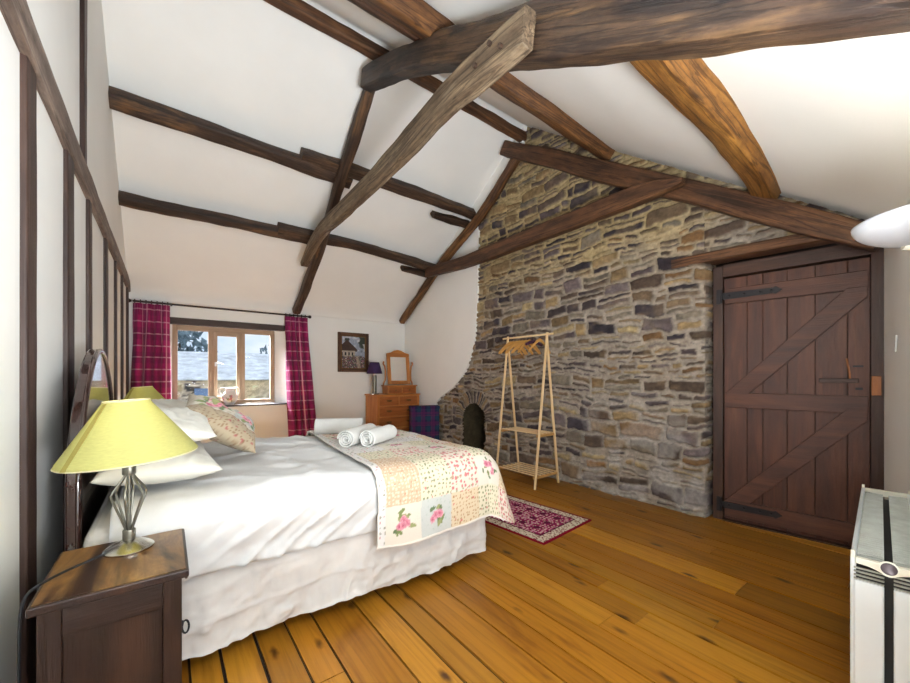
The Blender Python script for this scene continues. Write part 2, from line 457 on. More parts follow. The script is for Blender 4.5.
Zb = (1 - tb_) ** 2 * z0_ + 2 * tb_ * (1 - tb_) * z1_ + tb_ ** 2 * z2_ + (fbm(Xb * 1.3, Yb * 1.3, 3, 3) - .5) * .045 * (1 - tb_)
X = np.vstack([X, Xb]); Y = np.vstack([Y, Yb]); Z = np.vstack([Z, Zb])
ceil = grid_mesh('ceiling', np.stack([X, Y, Z], -1), M['plaster'])
struct(ceil, 'white plastered sloping ceiling between the roof timbers')
s = ceil.modifiers.new('s', 'SOLIDIFY'); s.thickness = .12; s.offset = 1

# alcove behind the viewpoint (wall set back, with an added second window)
AY = -.95
w = MB()
w.box((XL - .10, 2.75, 2.2), (.20, 7.6, 4.6))
struct(w.build('wall_left', M['plaster']), 'white plastered partition behind the bed with dark timber studs')

# window wall with its splayed opening
w = MB()
wx0, wx1, wz0, wz1 = -.05, 1.494, .765, 1.965
w.box(((-.7 + wx0) / 2, YW + .16, 1.4), (wx0 + .7, .32, 3.0))
w.box(((4.1 + wx1) / 2, YW + .16, 1.4), (4.1 - wx1, .32, 3.0))
w.box(((wx0 + wx1) / 2, YW + .16, (wz0 - .1) / 2), (wx1 - wx0, .32, wz0 + .1))
w.box(((wx0 + wx1) / 2, YW + .16, (wz1 + 2.9) / 2), (wx1 - wx0, .32, 2.9 - wz1))
w.prism([(wx1, YW), (wx1, YW + .30), (1.362, YW + .30), (1.362, YW + .20)], (0, 0, wz0), (1, 0, 0), (0, 1, 0), (0, 0, 1), wz1 - wz0)
w.prism([(wx0, YW), (.062, YW + .20), (.062, YW + .30), (wx0, YW + .30)], (0, 0, wz0), (1, 0, 0), (0, 1, 0), (0, 0, 1), wz1 - wz0)
struct(w.build('wall_far', M['plaster']), 'white plastered wall with the window, curtains and framed picture')
t = MB().box(((.0 + 1.47) / 2 + .02, YW + .05, 1.942), (1.50, .116, .085)).build('trim_1', M['lintel'], bevel=.006, recenter=True); struct(t, 'dark timber lintel over the window')
t = MB().box(((wx0 + wx1) / 2, YW + .085, .772), (wx1 - wx0 + .0, .24, .022)).build('trim_2', M['slate'], bevel=.004, recenter=True); struct(t, 'dark slate sill under the window')

# window_1
win = bpy.data.objects.new('window_1', None); link(win); win.location = (.71, YW + .235, .79); struct(win, 'pale oak three light casement window')
W2 = (1.358 - .063) / 2; HZ = 1.12
f = MB()
for sx in (-1, 1): f.box((sx * (W2 - .03), 0, HZ / 2), (.06, .07, HZ))
f.box((0, 0, .028), (2 * W2 - .12, .07, .056)); f.box((0, 0, HZ - .035), (2 * W2 - .12, .07, .07))
f.box((0, -.02, .0), (2 * W2 + .0, .09, .02))
f.build('window_frame', M['winwood'], win, bevel=.004)
for x in (-.20, .205):
    MB().box((x, 0, HZ / 2), (.062, .068, HZ - .12)).build('mullion', M['winwood'], win, bevel=.004)
cs = MB()
for x in (-.145, .15): cs.box((x, -.014, HZ / 2), (.05, .06, HZ - .135))
cs.box((.0025, -.014, .092), (.25, .06, .055)); cs.box((.0025, -.014, HZ - .098), (.25, .06, .055))
cso = cs.build('casement', M['winwood'], win, bevel=.004)
hd = MB().box((-.145, -.055, .58), (.02, .025, .06)).tube([(-.145, -.062, .59), (-.10, -.07, .60), (-.05, -.068, .575)], .006).build('window_latch', M['white'], cso, smooth=True)
for x0, x1, y in ((-.59, -.23, .0), (-.125, .13, -.01), (.235, .59, .0)):
    MB().box(((x0 + x1) / 2, y + .012, HZ / 2), (x1 - x0 + .01, .004, HZ - .11)).build('pane', M['glass'], win)

# ---- the rubble stone gable wall, every stone with its own height and colour
def rubble(s, z, rs):
    sw = s + (fbm(s * 3.1, z * 3.1, 11, 3) - .5) * .10 + (fbm(s * 19, z * 19, 12, 3) - .5) * .032
    zw = z + (fbm(s * .9, z * .8, 21, 2) - .5) * .14 + (fbm(s * 4.5, z * 4.5, 22, 3) - .5) * .075 + (fbm(s * 24, z * 24, 23, 3) - .5) * .022
    hts = []; zz = -.4
    r = random.Random(rs)
    while zz < 4.9:
        hts.append(zz); zz += r.choice([.04, .05, .06, .07, .085, .10, .125, .15])
    hts = np.array(hts)
    ci = np.clip(np.searchsorted(hts, zw, 'right') - 1, 0, len(hts) - 2)
    H = np.zeros_like(s); ID = np.zeros_like(s); SH = np.zeros_like(s)
    for c in range(len(hts) - 1):
        m = ci == c
        if not m.any(): continue
        h = hts[c + 1] - hts[c]
        es = []; x = -.6 - r.random() * .3
        while x < 7.6:
            es.append(x); x += r.uniform(.06, .17) + h * r.uniform(.3, 1.9)
        es = np.array(es)
        k = np.clip(np.searchsorted(es, sw[m], 'right') - 1, 0, len(es) - 2)
        lo = es[k]; hi = es[k + 1]
        zl = np.full(k.shape, hts[c]); zh = np.full(k.shape, hts[c + 1])
        rr = np.array([r.random() for _ in es]); r2 = np.array([r.random() for _ in es]); r3 = np.array([r.random() for _ in es])
        spl = (rr[k] < .5) & (h > .065)
        mid = hts[c] + h * (.35 + .3 * r2[k])
        up = zw[m] > mid
        zl = np.where(spl & up, mid, zl); zh = np.where(spl & ~up, mid, zh)
        ident = c * 1000 + k * 2 + (spl & up)
        tilt = (r3[k] - .5) * .25
        zt = zw[m] + tilt * (sw[m] - (lo + hi) / 2)
        dx = np.minimum(sw[m] - lo, hi - sw[m]); dz = np.minimum(zt - zl, zh - zt)
        rad = .022
        qx = np.maximum(rad - dx, 0); qz = np.maximum(rad - dz, 0)
        d = np.where((dx < rad) & (dz < rad), rad - np.sqrt(qx * qx + qz * qz), np.minimum(dx, dz))
        gap = .003 + .012 * r2[k] * r2[k] + .010 * r3[k] * (fbm(sw[m] * 6, zw[m] * 9, 91, 2))
        H[m] = sstep(gap, gap + .012, d)
        ID[m] = ident
    return H, ID

PAL = [rgb3(82, 72, 72), rgb3(98, 84, 74), rgb3(112, 94, 74), rgb3(124, 104, 76), rgb3(146, 124, 90), rgb3(114, 106, 94), rgb3(60, 54, 60), rgb3(126, 96, 64), rgb3(100, 90, 90), rgb3(164, 146, 110), rgb3(84, 70, 60), rgb3(74, 64, 66)]
PAL = np.array(PAL)
ST = .0105
D_Y = 1.285          # door opening corner
s_wall = YW + .05 - D_Y
s_all = s_wall + .16
NS_ = int(s_all / ST) + 1
ss = np.linspace(0, s_all, NS_)
# snap one column on the corner
ss[np.argmin(abs(ss - s_wall))] = s_wall
zz = np.arange(-.02, 4.42, ST)
S, ZZ = np.meshgrid(ss, zz)
# arched oven mouth: centre (s,z)
NC_Y, NC_Z, NR = 4.31, .55, .245
NC_S = YW + .05 - NC_Y
def stone_cols(S, ZZ, arch=True, seed=3):
    H, ID = rubble(S, ZZ, seed)
    if arch:
        ds = S - NC_S; dz = ZZ - NC_Z
        rad = np.hypot(ds, np.maximum(dz, 0) + np.minimum(dz, 0) * 0)
        rad = rad + (fbm(S * 9, ZZ * 9, 51, 3) - .5) * .05
        ang = np.arctan2(dz, ds)
        ring = (rad > NR - .03) & (rad < NR + .21) & (dz > 0)
        av = (ang + (fbm(S * 7, ZZ * 7, 52, 2) - .5) * .25) * 7.2
        ai = np.floor(av); fr = av - ai
        dd = np.minimum(np.minimum(fr, 1 - fr) / 7.2 * rad, np.minimum(NR + .20 - rad, .3))
        H = np.where(ring, sstep(.004, .014, dd), H); ID = np.where(ring, 700000 + ai, ID)
    i0 = ID.astype(np.int64)
    r1 = hash2(i0, i0 * 0, 5); r2 = hash2(i0, i0 * 0 + 1, 6); r3 = hash2(i0, i0 * 0 + 2, 7)
    stone = PAL[(r1 * 11.99).astype(int)] * (.68 + .54 * r2)[..., None]
    n1 = fbm(S * 14, ZZ * 26, 31, 4); stone = stone * (.52 + .92 * n1)[..., None]
    veg = sstep(.55, .75, fbm(S * 5, ZZ * 7, 33, 3))
    stone = mixc(stone, rgb3(142, 122, 94), veg * .35)
    # mortar: ochre lime higher up, remains of limewash low down towards the door
    mort = np.ones(S.shape + (3,)) * rgb3(168, 150, 112)
    grey = sstep(2.9, 1.5, ZZ + (fbm(S * 1.5, ZZ * 1.5, 35, 3) - .5) * 1.4)
    mort = mixc(mort, rgb3(156, 146, 134), grey)
    mort = mort * (.55 + .8 * fbm(S * 13, ZZ * 22, 36, 4))[..., None]
    col = mixc(mort, stone, H) if False else mort * (1 - H[..., None]) + stone * H[..., None]
    wash = sstep(.52, .66, fbm(S * 4, ZZ * 5, 41, 4)) * sstep(1.35, .25, ZZ) * sstep(2.6, 4.4, S)
    col = mixc(col, rgb3(186, 182, 178), wash * .4)
    hgt = H * (.012 + .034 * r3) + (fbm(S * 20, ZZ * 20, 44, 3) - .5) * .012 + (fbm(S * 2, ZZ * 2, 45, 2) - .5) * .03
    return col, hgt
col, hgt = stone_cols(S, ZZ)
on_wall = S <= s_wall + 1e-6
fade = sstep(0, .05, np.abs(S - s_wall))
hg = hgt * (.25 + .75 * fade)
yy_ = YW + .05 - S
hg = np.where((yy_ > 4.05) | ((yy_ > 3.15) & (ZZ > 4.04 - .6 * (yy_ - 3.31))), np.minimum(hg, .030), hg)
PX = np.where(on_wall, XS - hg, XS + (S - s_wall)); PY = np.where(on_wall, YW + .05 - S, D_Y - hg * .8)
Pm = np.stack([PX, PY, ZZ], -1)
sm = (S[:-1, :-1] + S[1:, 1:]) / 2; zm = (ZZ[:-1, :-1] + ZZ[1:, 1:]) / 2; ym = YW + .05 - sm
roof = np.minimum(zfar(ym), znear(ym)) + .06
keep = zm < roof
rr_ = np.hypot(sm - NC_S, np.maximum(zm - NC_Z, 0)) + (fbm(sm * 9, zm * 9, 51, 3) - .5) * .05
keep &= ~((rr_ < NR) & (zm > .03))
keep &= ~((sm > s_wall) & (zm > 2.2))
stone_wall = grid_mesh('wall_right', Pm, M['stone'], col, keep=keep)
struct(stone_wall, 'rubble stone gable wall with a small arched recess')
# above the door the stonework carries on to the eaves
ss2 = np.arange(s_wall, YW + .05 - .10, ST); zz2 = np.arange(2.16, 3.4, ST)
S2, Z2 = np.meshgrid(ss2, zz2)
col2, h2 = stone_cols(S2, Z2, False, 3)
f2 = .25 + .75 * sstep(0, .05, S2 - s_wall)
Y2 = YW + .05 - S2
P2 = np.stack([XS - h2 * f2, Y2, Z2], -1)
ym = (Y2[:-1, :-1] + Y2[1:, 1:]) / 2; zm = (Z2[:-1, :-1] + Z2[1:, 1:]) / 2
grid_mesh('stonework_over_door', P2, M['stone'], col2, parent=stone_wall, keep=zm < znear(ym) + .06)
# arched oven recess behind its mouth
a_ = np.linspace(0, PI, 26); prof = [(NR * 1.12 * math.cos(t), NC_Z + NR * 1.12 * math.sin(t)) for t in a_]
prof = [(NR * 1.12, 0.0)] + [(NR * 1.12, .28)] + prof + [(-NR * 1.12, .28), (-NR * 1.12, 0.0)]
dep = np.linspace(-.005, .60, 26)
pr = np.array(prof)
# resample profile
seg = np.r_[0, np.cumsum(np.hypot(*np.diff(pr, axis=0).T))]; tt = np.linspace(0, seg[-1], 90)
pr = np.stack([np.interp(tt, seg, pr[:, 0]), np.interp(tt, seg, pr[:, 1])], -1)
PP = np.zeros((len(dep) + 12, 90, 3)); ctr = np.array([0, .42])
for i in range(len(dep) + 12):
    if i < len(dep): q, dx = pr, dep[i]
    else:
        k_ = 1 - (i - len(dep) + 1) / 12.0; q = ctr + (pr - ctr) * k_; dx = dep[-1]
    PP[i, :, 0] = XS + .01 + dx; PP[i, :, 1] = NC_Y + q[:, 0]; PP[i, :, 2] = q[:, 1]
uu, vv = np.meshgrid(tt, np.arange(len(dep) + 12) * .02)
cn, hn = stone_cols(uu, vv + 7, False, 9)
PP[:, :, 1] += (fbm(uu * 8, vv * 8, 61, 3) - .5) * .05; PP[:, :, 2] += (fbm(uu * 8, vv * 8, 62, 3) - .5) * .05
grid_mesh('arched_recess', PP, M['stone'], cn * .16, parent=stone_wall)  # stone colour darkened to paint in the shade inside the recess
# solid core behind the skin so no daylight leaks in
core = MB()
core.prism([(1.33, -.1), (4.02, -.1), (4.02, 3.85), (3.3, 4.3), (1.33, 3.05)], (XS + .05, 0, 0), (0, 1, 0), (0, 0, 1), (1, 0, 0), .03)
core.prism([(4.64, -.1), (6.5, -.1), (6.5, 2.2), (4.64, 3.45)], (XS + .05, 0, 0), (0, 1, 0), (0, 0, 1), (1, 0, 0), .03)
core.prism([(4.0, .85), (4.66, .85), (4.66, 3.45), (4.0, 3.85)], (XS + .05, 0, 0), (0, 1, 0), (0, 0, 1), (1, 0, 0), .03)
core.prism([(0.0, 2.2), (1.28, 2.2), (1.28, 3.05), (0.0, 2.25)], (XS + .05, 0, 0), (0, 1, 0), (0, 0, 1), (1, 0, 0), .03)
core.box((4.33, 2.7, 2.2), (.05, 8.2, 5.0))
core.build('wall_core', M['subfloor'], stone_wall)

# white plaster left on the window end of the gable, with its curved ragged edge
edge = [(YW + .02, .62), (5.34, .64), (5.20, .79), (5.03, .90), (4.80, 1.00), (4.62, 1.13), (4.50, 1.24), (4.41, 1.37), (4.33, 1.55), (4.27, 1.70), (4.24, 1.87), (4.21, 2.2), (4.19, 2.6), (4.185, 3.0), (4.18, 3.40), (4.05, 3.57), (3.7, 3.83), (3.33, 4.13), (3.28, 4.22)]
pe = []
for (a0, b0), (a1, b1) in zip(edge[:-1], edge[1:]):
    n_ = max(1, int(math.hypot(a1 - a0, b1 - b0) / .03))
    for q in range(n_):
        y_, z_ = a0 + (a1 - a0) * q / n_, b0 + (b1 - b0) * q / n_
        w_ = mnoise.noise(Vector((y_ * 9, z_ * 9, 1))) * .010
        pe.append((y_ + (w_ if a0 < 6 else 0), z_ + w_))
pe += [(3.28, zfar(3.30) + .03), (4.13, zfar(4.13) + .05), (YW + .02, zfar(YW) + .06)]
w = MB().prism(pe, (XS - .042, 0, 0), (0, 1, 0), (0, 0, 1), (1, 0, 0), .06)
w.build('plaster', M['plaster'], stone_wall)

# near wall: short run beside the door and radiator, then set back behind the viewpoint
def wall_run(pts, z0, z1, th):
    w = MB()
    for (a, b) in zip(pts[:-1], pts[1:]):
        d = Vector((b[0] - a[0], b[1] - a[1], 0)).normalized(); n = Vector((d.y, -d.x, 0)) * th
        w.prism([(a[0], a[1]), (b[0] + d.x * .0, b[1]), (b[0] + n.x, b[1] + n.y), (a[0] + n.x, a[1] + n.y)], (0, 0, z0), (1, 0, 0), (0, 1, 0), (0, 0, 1), z1 - z0)
    return w
w = wall_run([(1.45, -.035), (2.75, .065), (3.93, .315)], -.05, 2.75, .25)
w.box((1.36, (AY - .1) / 2 - .05, 1.2), (.20, abs(AY) + .1, 2.6))
# alcove back wall with added window opening 0.1..1.1
w.box((-.35, AY - .1, 1.2), (.3, .2, 2.6)); w.box((1.36, AY - .1, 1.2), (.20, .2, 2.6))
w.box((.53, AY - .1, .2), (1.54, .2, .6)); w.box((.53, AY - .1, 2.24), (1.54, .2, .30))
w.box((.4, -.48, 2.22), (2.0, 1.0, .12))
w.box((.4, -.03, 2.42), (2.1, .12, .50))
wn2 = None
struct(w.build('wall_near', M['plaster']), 'white plastered wall beside the plank door behind the radiator')

w2 = bpy.data.objects.new('added_window_2', None); link(w2); w2.location = (.53, AY - .12, .5); struct(w2, 'unseen second window added in the near wall alcove to let in fill light')  # unseen window, added so fill light can enter from behind
f = MB()
for sx in (-1, 0, 1): f.box((sx * .74, 0, .795), (.06, .07, 1.59))
for z_ in (.03, 1.56): f.box((0, 0, z_), (1.42, .07, .06))
f.build('window_frame', M['winwood'], w2, bevel=.004)

# ------------------------------------------------------------------ roof timbers
def lerp_pts(pts, n):
    P = [Vector(p) for p in pts]
    L = [0]
    for a, b in zip(P[:-1], P[1:]): L.append(L[-1] + (b - a).length)
    out = []; ts = []
    for i in range(n):
        s_ = L[-1] * i / (n - 1)
        k = max(j for j in range(len(L)) if L[j] <= s_ + 1e-9); k = min(k, len(P) - 2)
        t = (s_ - L[k]) / max(1e-9, L[k + 1] - L[k])
        p0 = P[max(k - 1, 0)]; p1 = P[k]; p2 = P[k + 1]; p3 = P[min(k + 2, len(P) - 1)]
        q = .5 * ((2 * p1) + (p2 - p0) * t + (2 * p0 - 5 * p1 + 4 * p2 - p3) * t * t + (3 * p1 - p0 - 3 * p2 + p3) * t ** 3)
        out.append(q); ts.append((k + t) / (len(P) - 1))
    return out, ts, L[-1]
def beam(name, pts, W, D, mat, label, nrm=(1, 0, 0), amp=.012, n=None, seed=0, round_=5.0, parent=None, cat='beam', group='old roof timbers'):
    L0 = sum((Vector(b) - Vector(a)).length for a, b in zip(pts[:-1], pts[1:]))
    n = n or max(10, int(L0 / .035))
    P, ts, L = lerp_pts(pts, n)
    nr = Vector(nrm).normalized(); K = 28
    Wl = W if isinstance(W, (list, tuple)) else [W] * len(pts)
    Dl = D if isinstance(D, (list, tuple)) else [D] * len(pts)
    mb = MB(); vs = []; gs = []; off = seed * 3.7
    for i, p in enumerate(P):
        t = (P[min(i + 1, n - 1)] - P[max(i - 1, 0)]).normalized()
        a = nr.cross(t).normalized(); b = t.cross(a).normalized()
        f = ts[i] * (len(pts) - 1); k0 = min(int(f), len(pts) - 2); fr = f - k0
        w_ = (Wl[k0] * (1 - fr) + Wl[k0 + 1] * fr) / 2; d_ = (Dl[k0] * (1 - fr) + Dl[k0 + 1] * fr) / 2
        s_ = L * i / (n - 1)
        for k in range(K):
            an = 2 * PI * (k + .5) / K; ca, sa = math.cos(an), math.sin(an)
            e = 2 / round_
            x = math.copysign(abs(ca) ** e, ca) * w_; y = math.copysign(abs(sa) ** e, sa) * d_
            g = Vector((s_ * 2.2 + off, x * 9 + off, y * 9))
            dn = mnoise.noise(g) * amp + mnoise.noise(g * 3.1) * amp * .45
            dl = mnoise.noise(Vector((s_ * 1.3 + off, math.copysign(1, ca) * 3, 0))) * amp * .8
            rr = math.hypot(x, y); x2 = x + x / rr * (dn + dl); y2 = y + y / rr * dn
            vs.append(p + a * x2 + b * y2); gs.append((s_ + off, x2 + off, y2 + off * .3))
    fs = []
    for i in range(n - 1):
        for k in range(K): fs.append((i * K + k, i * K + (k + 1) % K, (i + 1) * K + (k + 1) % K, (i + 1) * K + k))
    fs.append(tuple(range(K - 1, -1, -1))); fs.append(tuple((n - 1) * K + k for k in range(K)))
    mb.add(vs, fs, gs)
    o = mb.build(name, mat, parent, smooth=True, angle=35, recenter=parent is None)
    if parent is None: tag(o, label, cat, group, 'thing')
    return o
def yz(x, l): return [(x, y, z) for y, z in l]

beam('principal_rafter', yz(1.535, [(3.40, 4.03), (2.7, 3.73), (2.2, 3.475), (1.35, 2.99), (1.0, 2.785), (.43, 2.46), (-.06, 2.19)]), [.17, .18, .20, .27, .265, .26, .25], .135, M['oak_heavy'],
     'massive dark principal rafter crossing in front of the golden purlin, thickest timber of the roof', seed=1, amp=.014, round_=9)
beam('principal_rafter', yz(1.605, [(3.50, 4.06), (4.16, 3.585), (4.9, 3.0), (5.6, 2.53), (6.16, 2.205)]), [.12, .125, .13, .14, .12], .11, M['oak'],
     'slim dark rafter of the same truss, foot ending beside the plum curtain over the window', seed=2, round_=4)
tc = beam('tie_beam', yz(1.42, [(1.27, 2.91), (1.6, 2.94), (2.0, 2.95), (2.5, 2.905), (3.1, 2.88), (3.8, 2.88), (4.4, 2.86), (4.8, 2.77), (5.1, 2.64)]), [.19, .205, .19, .17, .165, .165, .16, .13, .06], .085, M['oak_grey'],
     'pale weathered curving collar beam pegged over the massive rafter', seed=3, amp=.012, round_=8)
beam('principal_rafter', yz(3.47, [(3.50, 4.12), (2.67, 3.60), (2.18, 3.27), (1.61, 2.905), (1.27, 2.69), (.65, 2.27), (.27, 2.02)]), [.17, .19, .19, .17, .17, .16, .12], .12, M['oak_red'],
     'reddish brown gable rafter against the stone wall, sloping down over the plank door', seed=4, amp=.01, round_=9)
beam('tie_beam', yz(3.365, [(5.18, 2.87), (4.5, 2.825), (3.88, 2.81), (2.57, 2.815), (1.75, 2.82), (1.34, 2.79)]), [.14, .16, .175, .185, .17, .04], .085, M['oak_red'],
     'straight red brown collar beam crossing the stone gable wall', seed=5, amp=.008, round_=9)
beam('principal_rafter', yz(3.51, [(3.23, 4.05), (3.95, 3.50), (4.9, 3.04), (5.6, 2.62), (6.26, 2.22)]), [.11, .115, .125, .12, .115], .11, M['oak_orange'],
     'round orange brown rafter at the stone gable, foot above the framed picture', seed=6, round_=3)
nf = (0, .667, 1); nn = (0, -.62, 1)
beam('purlin', [(-.42, 4.33, 3.555), (.6, 4.34, 3.55), (1.75, 4.38, 3.53)], .145, .13, M['oak'], 'dark upper purlin over the bed, running from the partition to the slim rafter', nf, seed=7)
beam('purlin', [(1.16, 4.28, 3.60), (2.3, 4.28, 3.60), (3.60, 4.30, 3.585)], .13, .13, M['oak'], 'dark upper purlin from the slim rafter to the stone gable, lapping over the bed purlin', nf, seed=8)
beam('purlin', [(2.96, 4.42, 3.47), (3.3, 4.43, 3.465), (3.60, 4.42, 3.47)], [.07, .11, .11], .10, M['oak'], 'short broken timber stub tucked under the upper purlin at the gable', nf, seed=9, amp=.02)
beam('purlin', [(-.42, 5.13, 3.005), (.6, 5.13, 3.01), (1.62, 5.15, 3.0)], .12, .12, M['oak'], 'dark lower purlin over the window, running from the partition to the slim rafter', nf, seed=10)
beam('purlin', [(1.10, 5.09, 3.03), (2.3, 5.10, 3.03), (3.60, 5.20, 2.965)], .12, .12, M['oak'], 'dark lower purlin between the slim rafter and the gable above the picture', nf, seed=11)
beam('purlin', [(2.95, 5.27, 2.90), (3.3, 5.29, 2.89), (3.60, 5.30, 2.88)], [.05, .10, .10], .10, M['oak'], 'short tapering timber stub tucked under the lower purlin at the gable', nf, seed=12, amp=.016)
beam('ridge_beam', [(-.42, 3.29, 4.235), (1.0, 3.29, 4.24), (2.3, 3.30, 4.24), (3.62, 3.33, 4.23)], .11, .11, M['oak_red'], 'slender ridge beam at the apex of the white ceiling', (0, 0, 1), seed=13)
beam('purlin', [(-.42, 2.46, 3.80), (.6, 2.46, 3.80), (1.62, 2.45, 3.795)], .11, .13, M['oak_red'], 'reddish purlin end lying beside the thick orange purlin just below the ridge', nn, seed=14)
beam('purlin', [(-.42, 2.22, 3.66), (1.0, 2.23, 3.665), (1.7, 2.28, 3.69), (2.2, 2.29, 3.675), (2.8, 2.21, 3.575), (3.6, 2.15, 3.485)], [.22, .22, .21, .19, .18, .15], .15, M['oak_orange'], 'thick orange brown purlin crossing over the massive rafter and dropping to the gable rafter', nn, seed=15, round_=7)
beam('purlin', [(1.45, .90, 2.90), (2.03, .89, 2.80), (2.6, .83, 2.69), (3.1, .80, 2.595), (3.5, .82, 2.545)], [.22, .22, .20, .175, .16], .15, M['gold'], 'curved golden purlin on the white ceiling above the plank door', nn, seed=16, round_=6)
for (y_, z_) in ((1.30, 2.90), (1.42, 2.97), (1.56, 2.89)):
    pass
for (y_, z_) in ((1.50, 2.97), (1.62, 2.93), (1.42, 2.90)):
    m_ = MB().tube([(1.36 - tc.location.x, y_ - tc.location.y, z_ - tc.location.z), (1.395 - tc.location.x, y_ - tc.location.y, z_ - tc.location.z)], .014, 10)
    m_.build('peg', M['oak'], tc)

# lintel plank over the door, post and rail and studs of the partition
beam('door_lintel', [(XS + .03, 1.53, 2.195), (XS + .03, 1.0, 2.185), (XS + .03, .33, 2.165)], .085, .17, M['oak_red'], 'long dark timber lintel in the stonework above the plank door', (1, 0, 0), seed=17, amp=.006, round_=9, cat='lintel', group='old wall timbers')
beam('wall_rail', [(XL - .0, -.9, 2.335), (XL + .001, 2.0, 2.335), (XL + .0, 4.2, 2.33), (XL - .001, 6.29, 2.325)], .14, .058, M['rail'], 'grey brown timber rail running level along the studded partition', (1, 0, 0), seed=18, amp=.006, round_=8, cat='rail', group='old wall timbers')
ord_ = ['first', 'second', 'third', 'fourth', 'fifth', 'sixth', 'seventh', 'eighth']
for i, (y_, wd) in enumerate(((1.925, .12), (2.60, .15), (3.20, .10), (4.01, .13), (4.72, .10), (5.36, .11), (6.05, .16))):
    beam('timber_stud', [(XL - .006, y_, .0), (XL - .004, y_, 1.1), (XL - .006, y_, 2.27)], wd, .048, M['stud'],
         ord_[i] + ' dark timber stud of the partition counting from the bedside lamp towards the window', (1, 0, 0), seed=20 + i, amp=.004, round_=9, n=40, cat='stud', group='old wall timbers')
beam('timber_post', [(XL - .004, 3.0, 2.40), (XL - .004, 3.0, 3.3), (XL - .004, 3.0, 4.10)], .10, .05, M['stud'], 'upright dark post above the rail, reaching up to the roof slope', (1, 0, 0), seed=31, amp=.005, round_=9, cat='post', group='old wall timbers')

# ------------------------------------------------------------------ plank door in its frame
th = math.atan2(.095, .79)
door = bpy.data.objects.new('door_1', None); link(door); door.location = (3.705, 1.245, .0)
# local x runs along the door away from the hinges (towards -Y), local y points out of the room
ex = Vector((math.sin(th), -math.cos(th), 0)); ey = Vector((math.cos(th), math.sin(th), 0))
door.rotation_euler = (0, 0, math.atan2(ex.y, ex.x)); struct(door, 'wide ledged and braced brown plank door with black strap hinges')
DH = 2.075; DW = .835
# local frame: +y after rotation equals  (-ex.y, ex.x) = ey -> away from the room
fr = MB().box((.035, .03, DH / 2 + .02), (.07, .10, DH + .04)); fr.build('hinge_jamb', M['door_d'], door, bevel=.004)
MB().box((DW + .105, .03, DH / 2 + .02), (.075, .10, DH + .04)).build('latch_jamb', M['door_d'], door, bevel=.004)
MB().box((DW / 2 + .07, .03, DH + .0), (DW, .10, .10)).build('head_jamb', M['door_d'], door, bevel=.004)
MB().box((DW / 2 + .07, .02, -.0), (DW, .12, .02)).build('threshold', M['door_d'], door)
lf = bpy.data.objects.new('door_leaf', None); link(lf, door); lf.location = (.073, .0, .012)
xw = [0, .155, .255, .40, .555, .72, .828]
mb = MB()
for a0, a1 in zip(xw[:-1], xw[1:]):
    mb.box(((a0 + a1) / 2, .02, 1.0), (a1 - a0 - .0025, .026, 2.0))
mb.build('planks', M['door'], lf, bevel=.003)
for nm, z0, z1 in (('top_ledge', 1.785, 1.91), ('middle_ledge', .93, 1.05), ('bottom_ledge', .03, .165)):
    MB().box((.414, -.004, (z0 + z1) / 2), (.81, .03, z1 - z0)).build(nm, M['door'], lf, bevel=.004)
for (a0, b0, a1, b1) in ((.06, 1.04, .785, 1.80), (.06, .155, .785, .955)):
    d = Vector((a1 - a0, b1 - b0)).normalized(); hw = .062
    poly = [(a0 - .05, b0), (a0 + .105, b0), (a1 + .03, b1 - .07), (a1 + .03, b1), (a1 - .07, b1)]
    MB().prism(poly, (0, .006, 0), (1, 0, 0), (0, 0, 1), (0, -1, 0), .026).build('brace', M['door'], lf, bevel=.003)
for zc in (1.85, .12):
    h = MB()
    h.prism([(-.02, -.028), (.32, -.022), (.335, -.03), (.375, 0), (.335, .03), (.32, .022), (-.02, .028)], (.0, -.019, zc), (1, 0, 0), (0, 0, 1), (0, -1, 0), .007)
    h.box((-.032, -.022, zc), (.03, .008, .12)); h.tube([(-.012, -.027, zc - .055), (-.012, -.027, zc + .055)], .009, 8)
    for q in (.04, .14, .24, .31): h.lathe([(0, .006), (.008, .003), (.009, 0)], (q, -.026, zc), 8, Matrix.Rotation(PI / 2, 3, 'X'))
    h.build('strap_hinge', M['iron'], lf, bevel=.001)
MB().box((.675, -.012, 1.155), (.20, .022, .03)).build('latch_bar', M['door_d'], lf, bevel=.004)
MB().tube([(.715, -.035, 1.31), (.728, -.03, 1.22), (.732, -.02, 1.17)], .006, 8).build('latch_cord', M['block'], lf, smooth=True)
st = MB().box((.77, -.02, 1.255), (.05, .02, .012)).box((.775, -.02, 1.10), (.035, .02, .016)); st.build('latch_staple', M['iron'], lf)
MB().box((DW + .092, -.035, 1.135), (.045, .04, .13)).build('latch_keeper', M['block'], door, bevel=.004)
def area(name, loc, target, sx, sy, power, col):
    l = bpy.data.lights.new(name, 'AREA'); l.shape = 'RECTANGLE'; l.size = sx; l.size_y = sy; l.energy = power; l.color = col
    o = bpy.data.objects.new(name, l); link(o); o.location = loc
    o.rotation_euler = (Vector(target) - Vector(loc)).to_track_quat('-Z', 'Y').to_euler(); return o
def point(name, loc, power, col, r=.03, parent=None):
    l = bpy.data.lights.new(name, 'POINT'); l.energy = power; l.color = col; l.shadow_soft_size = r
    o = bpy.data.objects.new(name, l); link(o, parent); o.location = loc; return o

